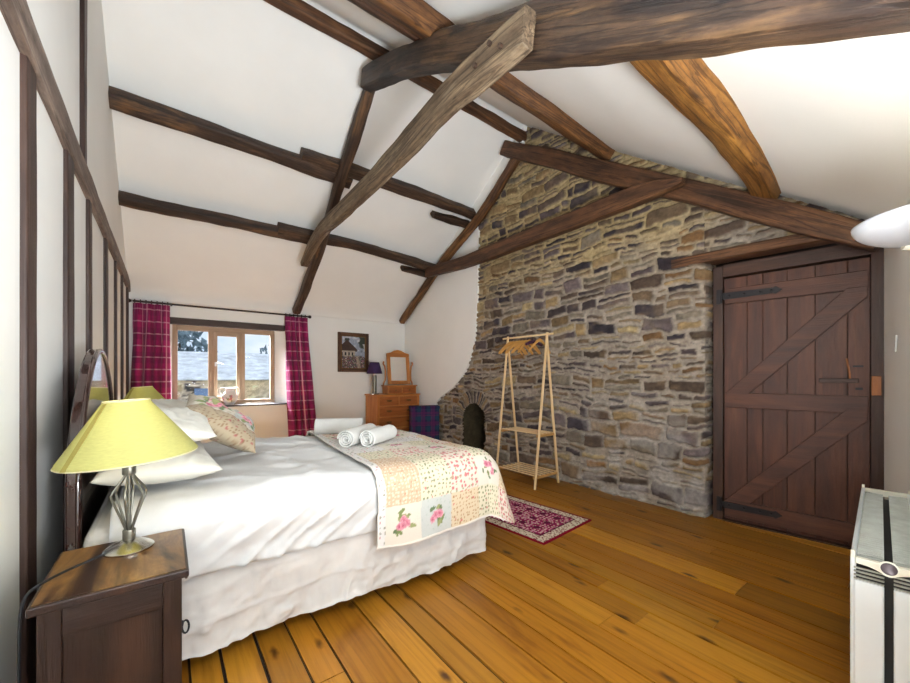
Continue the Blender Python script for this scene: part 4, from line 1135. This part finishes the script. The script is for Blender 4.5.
# framed picture
pic = thing('framed_picture', 'framed picture of a thatched cottage garden on the white window wall', 'picture', (2.571, YW, 1.27))
pw_, ph_ = .555, .675
f = MB()
for sx in (-1, 1): f.box((sx * (pw_ / 2 - .0275), -.016, ph_ / 2), (.055, .03, ph_))
for z in (.0275, ph_ - .0275): f.box((0, -.016, z), (pw_ - .11, .03, .055))
f.build('frame', M['pine_d'] if False else M['oak_red'], pic, bevel=.006)
f = MB()
for sx in (-1, 1): f.box((sx * (pw_ / 2 - .062), -.014, ph_ / 2), (.016, .02, ph_ - .10))
for z in (.060, ph_ - .060): f.box((0, -.014, z), (pw_ - .14, .02, .016))
f.build('slip', M['brass'], pic)
gx, gz = np.meshgrid(np.linspace(-pw_ / 2 + .06, pw_ / 2 - .06, 130), np.linspace(.06, ph_ - .06, 160))
u = (gx + pw_ / 2) / pw_; v = gz / ph_
n1 = fbm(u * 9, v * 9, 601, 4)
cp_ = mixc(np.ones(u.shape + (3,)) * rgb3(150, 160, 178), rgb3(196, 200, 208), sstep(.4, .7, n1))
cp_ = mixc(cp_, rgb3(58, 66, 58), sstep(.48, .6, fbm(u * 6, v * 6, 602, 3) + .6 * (u - .55)) * (v > .5))
roofm = (v > .52 - .0) & (v < .82 - .75 * np.abs(u - .30)) & (u < .62); cp_ = mixc(cp_, rgb3(70, 54, 50), roofm * 1.0)
wallm = (v > .36) & (v <= .54) & (u > .12) & (u < .56); cp_ = mixc(cp_, rgb3(176, 166, 150), wallm * .9)
winm = wallm & (np.mod(u * 9, 1) < .45) & (v > .42) & (v < .50); cp_ = mixc(cp_, rgb3(46, 44, 52), winm * 1.0)
gard = sstep(.42, .36, v + (fbm(u * 8, v * 8, 603, 3) - .5) * .12); cp_ = mixc(cp_, rgb3(62, 64, 56), gard)
for sd, cc in ((611, (186, 150, 168)), (612, (214, 206, 196)), (613, (120, 96, 130)), (614, (150, 74, 86)), (615, (96, 112, 74))):
    m, i = dots(gx, gz, .022, .006, sd, .55); cp_[m & (gard > .3)] = rgb3(*cc)
pth = np.abs(u - .62 - .25 * (.4 - v)) < .05 * (1.2 - v); cp_ = mixc(cp_, rgb3(176, 160, 142), (pth & (v < .40)) * .7)
cp_ = mixc(cp_, rgb3(222, 222, 224), ((v > .52) & (v < .72) & (u > .62) & (n1 > .5)) * .6)
cp_ *= (.75 + .5 * fbm(u * 40, v * 40, 616, 2))[..., None]
grid_mesh('print', np.stack([gx, 0 * gx - .008, gz], -1), M['picture'], cp_, parent=pic)
MB().box((0, -.003, ph_ / 2), (pw_ - .02, .006, ph_ - .02)).build('backing', M['ns'], pic)

# ------------------------------------------------------------------ chest of drawers, mirror, lamp, tartan box
ch = thing('chest_of_drawers', 'orange pine chest of drawers in the white corner by the picture', 'chest of drawers', (3.135, 5.925, 0))
CW, CD_, CH = .80, .46, .893
MB().box((0, 0, CH - .0125), (CW + .03, CD_ + .03, .025)).build('top', M['pine'], ch, bevel=.006)
for sx in (-1, 1): MB().box((sx * (CW / 2 - .0125), 0, .47), (.025, CD_, .80)).build('side_panel', M['pine'], ch, bevel=.003)
MB().box((0, .215, .47), (CW - .05, .012, .80)).build('back_panel', M['pine'], ch); MB().box((0, .01, .10), (CW - .05, CD_ - .03, .02)).build('bottom_panel', M['pine'], ch)
f = MB()
for sx in (-1, 1): f.box((sx * (CW / 2 - .02), -.222, .47), (.04, .02, .80))
for z in (.86, .70, .52, .33, .14): f.box((0, -.222, z), (CW - .08, .018, .018))
f.box((0, -.222, .78), (.02, .018, .16)); f.build('front_frame', M['pine'], ch, bevel=.002)
MB().box((0, -.215, .085), (CW + .0, .03, .09)).build('plinth', M['pine'], ch, bevel=.004)
for sx in (-1, 1):
    for sy in (-1, 1): MB().lathe([(0, 0), (.025, 0), (.03, .05), (0, .05)], (sx * .35, sy * .18, 0), 14).build('foot', M['pine_d'], ch)
def cup_pull(x, z, par):
    MB().tube(lerp_pts([(x - .04, -.236, z + .008), (x - .03, -.250, z - .004), (x, -.253, z - .010), (x + .03, -.250, z - .004), (x + .04, -.236, z + .008)], 14)[0], .006, 8).box((x, -.235, z + .005), (.09, .004, .022)).build('handle', M['brass'], par, smooth=True)
for (x0, x1, z0, z1) in ((-.36, -.012, .71, .85), (.012, .36, .71, .85), (-.36, .36, .53, .69), (-.36, .36, .34, .51), (-.36, .36, .15, .32)):
    d = MB().box(((x0 + x1) / 2, -.225, (z0 + z1) / 2), (x1 - x0, .018, z1 - z0)).build('drawer', M['pine_d'], ch, bevel=.004)
    xs_ = [(x0 + x1) / 2] if x1 - x0 < .5 else [-.19, .19]
    for x in xs_: cup_pull(x, (z0 + z1) / 2 + .005, d)

mr = thing('dressing_mirror', 'small pine dressing mirror with two little drawers on the pine chest', 'mirror', (3.255, 5.90, CH))
MB().box((0, 0, .065), (.56, .20, .13)).build('base', M['pine'], mr, bevel=.006)
MB().box((0, 0, .138), (.60, .22, .016)).build('ledge', M['pine'], mr, bevel=.004)
for x in (-.135, .135):
    d = MB().box((x, -.103, .065), (.245, .014, .09)).build('small_drawer', M['pine_d'], mr, bevel=.003)
    MB().lathe([(0, 0), (.008, 0), (.013, .014), (.010, .022), (0, .024)], (x, -.110, .065), 12, Matrix.Rotation(PI / 2, 3, 'X')).build('knob', M['brass'], d, smooth=True)
for sx in (-1, 1):
    pp = MB(); prf = [(sx * .285, .146), (sx * .275, .20), (sx * .255, .24), (sx * .250, .36), (sx * .262, .47), (sx * .285, .505), (sx * .290, .53), (sx * .275, .555)]
    pp.tube([(x, .045, z) for x, z in lerp_pts([(a, 0, b) for a, b in prf], 24)[0] and [(q.x, q.z) for q in lerp_pts([(a, 0, b) for a, b in prf], 24)[0]]], .015, 8)
    pp.build('post', M['pine'], mr, smooth=True)
fr_ = bpy.data.objects.new('mirror_frame', None); link(fr_, mr); fr_.location = (0, .035, .43); fr_.rotation_euler = (math.radians(-6), 0, math.radians(0))
f = MB(); mw, mh = .44, .54
for sx in (-1, 1): f.box((sx * (mw / 2 - .032), 0, 0), (.064, .028, mh))
f.box((0, 0, -mh / 2 + .032), (mw - .128, .028, .064))
tp = [(-mw / 2, mh / 2 - .06), (mw / 2, mh / 2 - .06), (mw / 2, mh / 2 - .0), (.14, mh / 2 + .02), (.07, mh / 2 + .055), (0, mh / 2 + .068), (-.07, mh / 2 + .055), (-.14, mh / 2 + .02), (-mw / 2, mh / 2)]
f.prism(tp, (0, -.014, 0), (1, 0, 0), (0, 0, 1), (0, 1, 0), .028)
f.build('frame_border', M['pine'], fr_, bevel=.005)
MB().box((0, .0, 0), (mw - .12, .010, mh - .12)).build('mirror_glass', M['mirror'], fr_)

pl = thing('table_lamp', 'small table lamp with deep purple shade and silver column on the pine chest', 'lamp', (2.765, 5.865, CH))
MB().box((0, 0, .010), (.115, .115, .02)).build('base', M['chrome'], pl, bevel=.004)
MB().lathe([(0, .02), (.034, .02), (.036, .03), (.036, .31), (.032, .32), (0, .32)], (0, 0, 0), 28).build('column', M['nickel_d'], pl, smooth=True)
MB().lathe([(0, .32), (.014, .32), (.014, .36), (.026, .40), (.022, .43), (0, .44)], (0, 0, 0), 16).build('bulb', M['bulb'], pl, smooth=True)
o = MB().lathe([(.130, .345), (.078, .535)], (0, 0, 0), 48).build('lampshade', M['purple'], pl, smooth=True); md = o.modifiers.new('s', 'SOLIDIFY'); md.thickness = .003
f = MB()
for k in range(3):
    a = k * 2 * PI / 3; f.tube([(.012 * math.cos(a), .012 * math.sin(a), .352), (.127 * math.cos(a), .127 * math.sin(a), .352)], .002, 6)
f.build('shade_carrier', M['nickel'], pl)

# tartan covered box
def tartan(a, b):
    col = np.ones(a.shape + (3,)) * rgb3(40, 38, 72)
    s1 = np.mod(a, .16); s2 = np.mod(b, .16)
    col = mixc(col, rgb3(34, 66, 88), (s1 < .06) * .6); col = mixc(col, rgb3(34, 66, 88), (s2 < .06) * .6)
    col = mixc(col, rgb3(92, 34, 84), ((s1 > .09) & (s1 < .13)) * .55); col = mixc(col, rgb3(92, 34, 84), ((s2 > .09) & (s2 < .13)) * .55)
    return mixc(col, rgb3(132, 60, 96), ((np.abs(s1 - .075) < .005) | (np.abs(s2 - .075) < .005)) * .45)
tb = thing('tartan_box', 'tall dark blue and plum tartan fabric box between the pine chest and the stonework', 'storage box', (3.345, 5.235, 0), -.33)
bw, bd, bh = .45, .17, .715
def panel(name, n, fx, ww, hh):
    A, B = np.meshgrid(np.linspace(-ww / 2, ww / 2, 60), np.linspace(0, hh, 90))
    o = grid_mesh(name, fx(A, B + .012), M['tartan'], tartan(A + .3, B), parent=tb); m_ = o.modifiers.new('s', 'SOLIDIFY'); m_.thickness = .012; m_.offset = 0; return o
panel('front_panel', 1, lambda a, b: np.stack([a, 0 * a - bd / 2, b], -1), bw, bh - .05)
panel('back_panel', 1, lambda a, b: np.stack([a, 0 * a + bd / 2, b], -1), bw, bh - .05)
panel('side_panel', 1, lambda a, b: np.stack([0 * a - bw / 2, a, b], -1), bd, bh - .05)
panel('side_panel', 1, lambda a, b: np.stack([0 * a + bw / 2, a, b], -1), bd, bh - .05)
A, B = np.meshgrid(np.linspace(-bw / 2 - .012, bw / 2 + .012, 50), np.linspace(-bd / 2 - .012, bd / 2 + .012, 40))
o = grid_mesh('lid', np.stack([A, B, 0 * A + bh], -1), M['tartan'], tartan(A + .3, B), parent=tb); m_ = o.modifiers.new('s', 'SOLIDIFY'); m_.thickness = .045; m_.offset = -1
MB().box((0, 0, .01), (bw, bd, .018)).build('bottom_panel', M['dark'], tb)

# ------------------------------------------------------------------ clothes rail with shelves and hangers
rk = thing('clothes_rack', 'pale pine A-frame clothes rail with two slatted shelves by the stone wall', 'clothes rack', (3.30, 2.99, 0))
Y0, Y1 = -.31, .285   # near and window ends
for y in (Y0, Y1):
    MB().bar((-.21, y, 0), (-.008, y, 1.675), .018, .025, (0, 1, 0)).build('leg', M['beech'], rk, bevel=.004)
    MB().bar((.21, y + .024, 0), (.012, y + .024, 1.64), .018, .025, (0, 1, 0)).build('leg', M['beech'], rk, bevel=.004)
MB().tube([(0, Y0 - .07, 1.655), (0, Y1 + .09, 1.655)], .011, 12).build('hanging_rod', M['beech'], rk, smooth=True)
def shelf(z, w):
    sh_ = bpy.data.objects.new('shelf', None); link(sh_, rk); sh_.location = (0, 0, z)
    for y in (Y0 + .028, Y1 - .025): MB().box((0, y, 0), (2 * w, .018, .028)).build('shelf_rail', M['beech_d'], sh_, bevel=.002)
    n_ = 6 if w > .16 else 5
    for k in range(n_):
        x = -w + .03 + (2 * w - .06) * k / (n_ - 1)
        MB().box((x, (Y0 + Y1) / 2, .019), (.026, Y1 - Y0 - .03, .009)).build('slat', M['beech'], sh_, bevel=.002)
shelf(.115, .20); shelf(.555, .145)
def hanger_mesh(par):
    b = MB()
    arm = [(-.20, -.170), (-.13, -.110), (-.05, -.055), (0, -.036), (.05, -.055), (.13, -.110), (.20, -.170)]
    pts = lerp_pts([(x, 0, z) for x, z in arm], 22)[0]
    n_ = len(pts); vs, fs, gs = [], [], []
    for i, p in enumerate(pts):
        hh = .012 + .006 * (1 - abs(p.x) / .2); t_ = .006
        for (dy, dz) in ((-t_, -hh), (t_, -hh), (t_, hh), (-t_, hh)): vs.append((p.x, dy, p.z + dz)); gs.append((p.x, dy, dz))
    for i in range(n_ - 1):
        for k in range(4): fs.append((i * 4 + k, i * 4 + (k + 1) % 4, i * 4 + 4 + (k + 1) % 4, i * 4 + 4 + k))
    fs += [(3, 2, 1, 0), tuple((n_ - 1) * 4 + k for k in range(4))]
    b.add(vs, fs, gs); b.build('hanger_arm', M['hanger'], par, bevel=.002)
    hk = [(0, 0, -.03), (0, 0, -.006)] + [(.016 * math.sin(a) , 0, .0165 - .0 + -.016 * math.cos(a) ) for a in np.linspace(.2, 4.4, 16)]
    MB().tube(hk, .0018, 6).build('hook', M['chrome'], par, smooth=True)
hz_ = 1.6357
h0 = thing('coat_hanger', 'wooden coat hanger', 'hanger', (3.30, 2.99 + Y1 - .03, hz_), 0, 'wooden hangers on the clothes rail'); hanger_mesh(h0)
hy = [.245, .205, .150, .100, .055, .0, -.05]
hn = ['first wooden hanger on the rail counting from the window end', 'second wooden hanger on the rail counting from the window end', 'third wooden hanger on the rail counting from the window end', 'fourth wooden hanger on the rail counting from the window end', 'fifth wooden hanger on the rail counting from the window end', 'sixth wooden hanger on the rail counting from the window end', 'last but one wooden hanger, just before the purple padded one']
h0.location = (3.30, 2.99 + hy[0], hz_); h0['label'] = hn[0]
for k in range(1, 7): dup(h0, (3.30, 2.99 + hy[k], hz_), math.radians((-3, 4, -4, 5, -6, 3)[k - 1]), hn[k])
h8 = dup(h0, (3.30, 2.99 - .20, hz_), math.radians(5), 'wooden hanger standing apart beside the near legs of the rail')
hp = thing('padded_hanger', 'small dark purple padded hanger among the wooden ones', 'hanger', (3.30, 2.99 - .115, hz_), 0)
M['padded'] = fabric('dark_purple_padding', rgb(64, 28, 52))
MB().tube([(-.13, 0, -.085), (-.06, 0, -.058), (0, 0, -.046), (.06, 0, -.058), (.13, 0, -.085)], [.014, .019, .020, .019, .014], 12).build('padded_arm', M['padded'], hp, smooth=True)
MB().tube([(0, 0, -.04), (0, 0, -.006)] + [(.016 * math.sin(a), 0, .0165 - .016 * math.cos(a)) for a in np.linspace(.2, 4.4, 16)], .0018, 6).build('hook', M['chrome'], hp, smooth=True)

# ------------------------------------------------------------------ rug
a0 = Vector((2.128, 1.762, 0)); a1 = Vector((2.811, 1.823, 0)); exr = (a1 - a0).normalized(); eyr = Vector((-exr.y, exr.x, 0)); RW = (a1 - a0).length; RL = 1.16
gx, gy = np.meshgrid(np.arange(0, RW + .001, .0045), np.arange(0, RL, .0045))
e_ = np.minimum(np.minimum(gx, RW - gx), np.minimum(gy, RL - gy))
c = np.ones(gx.shape + (3,)) * rgb3(160, 40, 92)
mo, i_ = dots(gx, gy, .026, .010, 701); c[mo] = np.where((i_[mo] < .5)[:, None], rgb3(206, 150, 168), rgb3(112, 24, 64))
mo, i_ = dots(gx + .013, gy + .013, .034, .008, 705); c[mo] = rgb3(214, 190, 172)
med = np.abs(np.sin(gx * 22) * np.sin(gy * 22)) > .82; c[med] = rgb3(96, 24, 56)
bord = (e_ < .095) & (e_ > .022); c[bord] = rgb3(206, 194, 170)
mo, i_ = dots(gx, gy, .016, .006, 709); sel = mo & bord; c[sel] = np.where((i_[sel] < .45)[:, None], rgb3(128, 40, 66), rgb3(232, 222, 200))
gl = (e_ < .108) & (e_ >= .095); c[gl] = rgb3(92, 22, 50)
c[e_ <= .022] = rgb3(128, 16, 40)
Zr = .009 + (fbm(gx * 60, gy * 60, 711, 2) - .5) * .002 + (fbm(gx * 3, gy * 3, 712, 2) - .5) * .0
Zr = np.where(e_ <= 0.0001, .0015, Zr)
Pr = np.stack([a0.x + gx * exr.x + gy * eyr.x, a0.y + gx * exr.y + gy * eyr.y, Zr], -1)
rug = grid_mesh('rug', Pr, M['rugpile'], c, recenter=True); tag(rug, 'small red and cream patterned rug on the floorboards at the foot of the bed', 'rug')

# ------------------------------------------------------------------ radiator
rad = thing('radiator', 'white double panel radiator with grilled top beside the plank door', 'radiator', (1.685, .118, 0), math.atan2(.084, 1.05))
RLn, RWd, RT, RB = 1.07, .158, .65, .09
for sy in (-1, 1):
    MB().box((RLn / 2, sy * (RWd / 2 - .006), (RT + RB) / 2 - .01), (RLn, .012, RT - RB + .02)).build('panel', M['white'], rad, bevel=.004)
    MB().box((-.002, sy * .040, (RT + RB) / 2 - .035), (.012, .062, RT - RB - .07)).build('end_cover', M['white'], rad, bevel=.004)
    MB().box((RLn + .002, sy * .040, (RT + RB) / 2 - .035), (.012, .062, RT - RB - .07)).build('end_cover', M['white'], rad, bevel=.004)
    fin = MB()
    for k in range(46):
        x = .03 + (RLn - .06) * k / 45
        fin.box((x, sy * .039, RT - .020), (.011, .060, .006), Matrix.Rotation(.35, 3, 'Y'))
    fin.build('top_grille', M['grille'], rad)
    ev = MB()
    for k in range(4): ev.box((-.008, sy * .040, RT - .032 - k * .011), (.006, .062, .004))
    ev.build('end_grille', M['grille'], rad)
MB().box((RLn / 2, 0, (RT + RB) / 2 - .02), (RLn - .03, .138, RT - RB - .04)).build('convector_core', M['dark'], rad)
for x, big in ((0, 1), (RLn, 0)):
    cb = MB()
    n_ = 25; vs, fs = [], []
    for k in range(n_):
        y = -RWd / 2 + .012 + (RWd - .024) * k / (n_ - 1)
        dip = .016 * math.exp(-(y / .03) ** 2)
        for (dx, dz) in ((-.010, -.013 - dip * .8), (.012, -.013 - dip * .3), (.012, .004), (-.010, .004)): vs.append((x + dx - dip * .35 * big, y, RT - .006 + dz))
    for k in range(n_ - 1):
        for j in range(4): fs.append((k * 4 + j, k * 4 + (j + 1) % 4, k * 4 + 4 + (j + 1) % 4, k * 4 + 4 + j))
    fs += [(3, 2, 1, 0), tuple((n_ - 1) * 4 + j for j in range(4))]
    cb.add(vs, fs).build('end_bar', M['cream'], rad, bevel=.002, smooth=True)
    if big:
        bd_ = MB().lathe([(0, 0), (.0185, 0), (.021, .003), (.0215, .006), (.018, .0075), (0, .006)], (0, 0, 0), 28)
        bo = bd_.build('badge_ring', M['cream'], rad, smooth=True); bo.location = (-.014, 0, RT - .013); bo.rotation_euler = (0, math.radians(-62), 0)
        b2 = MB().lathe([(0, .0068), (.0168, .0078), (.015, .009), (0, .0095)], (0, 0, 0), 28).build('badge', M['badge'], bo, smooth=True)
for sy in (-1, 1):
    for x in (.004, RLn - .004): MB().box((x, sy * (RWd / 2 - .006), RT + .004), (.012, .010, .022)).build('corner_clip', M['cream'], rad, bevel=.002)
for x in (.14, RLn - .14):
    MB().box((x, 0, .045), (.03, .12, .09)).build('foot', M['white'], rad, bevel=.004)

# ------------------------------------------------------------------ uplighter on the near wall
up = thing('uplighter', 'white half dish uplighter on the wall above the radiator', 'wall light', (1.90, .012, 1.695), math.atan2(.10, 1.30))
n_, m_ = 16, 40
Tt, Ph = np.meshgrid(np.linspace(0.0, 1, n_), np.linspace(0, PI, m_), indexing='ij')
rr_u = .205 * np.sin(Tt * PI / 2); zz_u = -.075 * np.cos(Tt * PI / 2) ** 1.0
dish = np.stack([rr_u * np.cos(Ph), rr_u * np.sin(Ph) * 1.0, zz_u], -1)
o = grid_mesh('dish', dish, M['dish'], parent=up); m_s = o.modifiers.new('s', 'SOLIDIFY'); m_s.thickness = .006; m_s.offset = 0
MB().box((0, .004, -.03), (.13, .016, .09)).build('wall_plate', M['white'], up, bevel=.004)
MB().tube([(.07, .0, -.09), (.03, .09, -.070)], .012, 12).build('arm', M['cream'], up, smooth=True)
MB().tube([(-.04, .07, -.02), (.04, .07, -.02)], .008, 10).build('lamp_tube', M['bulb'], up, smooth=True)
# thin cable down the wall by the door
nx_, ny_ = 3.42, .207
cbl = MB().tube(lerp_pts([(nx_, ny_ + .004, 1.44), (nx_ + .004, ny_ + .006, 1.37), (nx_ + .012, ny_ + .008, 1.345)], 12)[0], .004, 8).build('wall_cable', M['white'], smooth=True, recenter=True)
tag(cbl, 'short thin white cable clipped to the white wall beside the plank door', 'cable')

# ------------------------------------------------------------------ the yard outside the window
g = MB().box((3, 24, -2.9), (60, 34, .2)).build('ground_outside', M['ground']); struct(g)
barn = thing('barn', 'low stone barn with pale slate roof across the yard, seen through the window', 'barn', (2.0, 16.5, -2.8))
u_, v_ = np.meshgrid(np.arange(-7, 9, .06), np.arange(0, 3.95, .06))
cb_, hb_ = stone_cols(u_ * .55 + 8, v_ * .55 + .3, False, 21)
grid_mesh('wall', np.stack([u_, 0 * u_ - hb_ * .8, v_], -1), M['stone'], np.clip(((cb_ * .5 + cb_.mean(-1, keepdims=True) * .5) / .18) ** 1.9 * .20, .02, .7), parent=barn)
u_, v_ = np.meshgrid(np.linspace(-7.3, 9.3, 166), np.linspace(0, 1, 40))
cr = np.ones(u_.shape + (3,)) * rgb3(232, 238, 244); st_ = hash2(np.floor(u_ / .3 + np.floor(v_ * 14) * .5), np.floor(v_ * 14), 3)
cr = cr * (.86 + .2 * st_)[..., None] * (.9 + .2 * fbm(u_ * 2, v_ * 9, 810, 3))[..., None]
M['roofs'] = colored('pale_slates', .6, 3, .2, 6)
o = grid_mesh('roof', np.stack([u_, -.30 + v_ * 4.0, 3.90 + v_ * 1.17], -1), M['roofs'], cr, parent=barn); m_s = o.modifiers.new('s', 'SOLIDIFY'); m_s.thickness = .06
MB().box((1, 3.9, 1.85), (16, .3, 3.7)).build('back_wall', M['ground'], barn)
for sx in (-7, 9): MB().prism([(0, 0), (4, 0), (4, 5.0), (0, 3.85)], (sx - .1, 0, 0), (0, 1, 0), (0, 0, 1), (1, 0, 0), .2).build('gable', M['ground'], barn)
MB().box((-.98, -.06, 2.95), (.46, .08, 1.2)).build('hatch_door', M['blue_door'], barn, bevel=.01)
def tree(label, x, y, h, sp, seed):
    t = thing('tree', label, 'tree', (x, y, -2.8), 0, 'trees beyond the barn')
    MB().tube([(0, 0, 0), (.1, 0, h * .4), (0, .1, h * .85)], [.22, .15, .05], 8).build('trunk', M['bark'], t)
    r = random.Random(seed); b = MB()
    for k in range(420):
        a = r.random() * 6.28; e = r.uniform(-1, 1); rr = sp * r.random() ** .4
        c_ = Vector((rr * math.cos(a) * math.sqrt(1 - e * e), rr * math.sin(a) * math.sqrt(1 - e * e), h * .72 + e * rr * 1.2))
        s_ = r.uniform(.18, .42); R_ = Matrix.Rotation(r.random() * 6, 3, Vector((r.random(), r.random(), r.random() + .1)).normalized())
        vs = [c_ + R_ @ Vector(q) * s_ for q in ((-1, 0, 0), (0, .5, .15), (1, 0, 0), (0, -.5, -.1))]
        b.add(vs, [(0, 1, 2, 3)])
    b.build('foliage', M['tree'], t)
tree('grey green tree rising over the barn roof in the window pane by the partition', .6, 27.0, 6.9, 1.7, 1)
tree('low distant tree just showing above the barn ridge through the window', 9.5, 44, 6.4, 2.6, 2)

# ================================================================== CAMERA, SKY, LIGHT
cd = bpy.data.cameras.new('camera'); cam = bpy.data.objects.new('camera', cd); link(cam)
cam.location = (0, 0, 1.2); cam.rotation_euler = (PI / 2, 0, math.radians(-37.2))
cd.sensor_fit = 'HORIZONTAL'; cd.sensor_width = 36; cd.lens = 380 * 36 / 910; cd.shift_y = (376 - 341.5) / 910; cd.clip_start = .02
bpy.context.scene.camera = cam

wd = bpy.data.worlds.new('sky'); bpy.context.scene.world = wd; wd.use_nodes = True
nt = wd.node_tree; bg = nt.nodes['Background']
tc_ = nd(nt, 'ShaderNodeTexCoord'); nf_ = noise_tex(nt, mapping(nt, tc_.outputs['Generated'], (2, 2, 5)), 2.0, 5)
nt.links.new(ramp(nt, nf_, [(.35, rgb(196, 216, 240)), (.65, rgb(240, 244, 250))]), bg.inputs[0]); bg.inputs[1].default_value = 1.1

# added fill light a few metres outside the added window behind the viewpoint
area('alcove_window_fill', (.53, AY - 3.0, 1.6), (.9, 3.0, 1.7), 4.5, 4.0, 205, (.94, .97, 1.0))
# added upward fill light, no fitting, behind the viewpoint to brighten the roof slopes
area('alcove_fill_light', (.55, -.40, .95), (1.15, .35, 3.4), .9, .4, 180, (.95, .975, 1.0))
# daylight falling in through the visible window from the open sky above the yard
area('far_window_daylight', (.75, YW + 1.6, 3.3), (.75, YW - 1.0, 1.0), 2.2, 1.4, 3200, (.90, .95, 1.0))
point('uplighter_light', (1.96, .13, 1.75), 18, (1.0, .92, .80), .06)
sc_ = bpy.context.scene
sc_.view_settings.view_transform = 'Standard'; sc_.view_settings.look = 'None'; sc_.view_settings.gamma = 1.0; sc_.view_settings.exposure = 0.15
sc_.view_settings.use_curve_mapping = False
try:
    sc_.cycles.max_bounces = 10; sc_.cycles.diffuse_bounces = 6; sc_.cycles.use_denoising = True; sc_.cycles.sample_clamp_indirect = 6
except Exception: pass
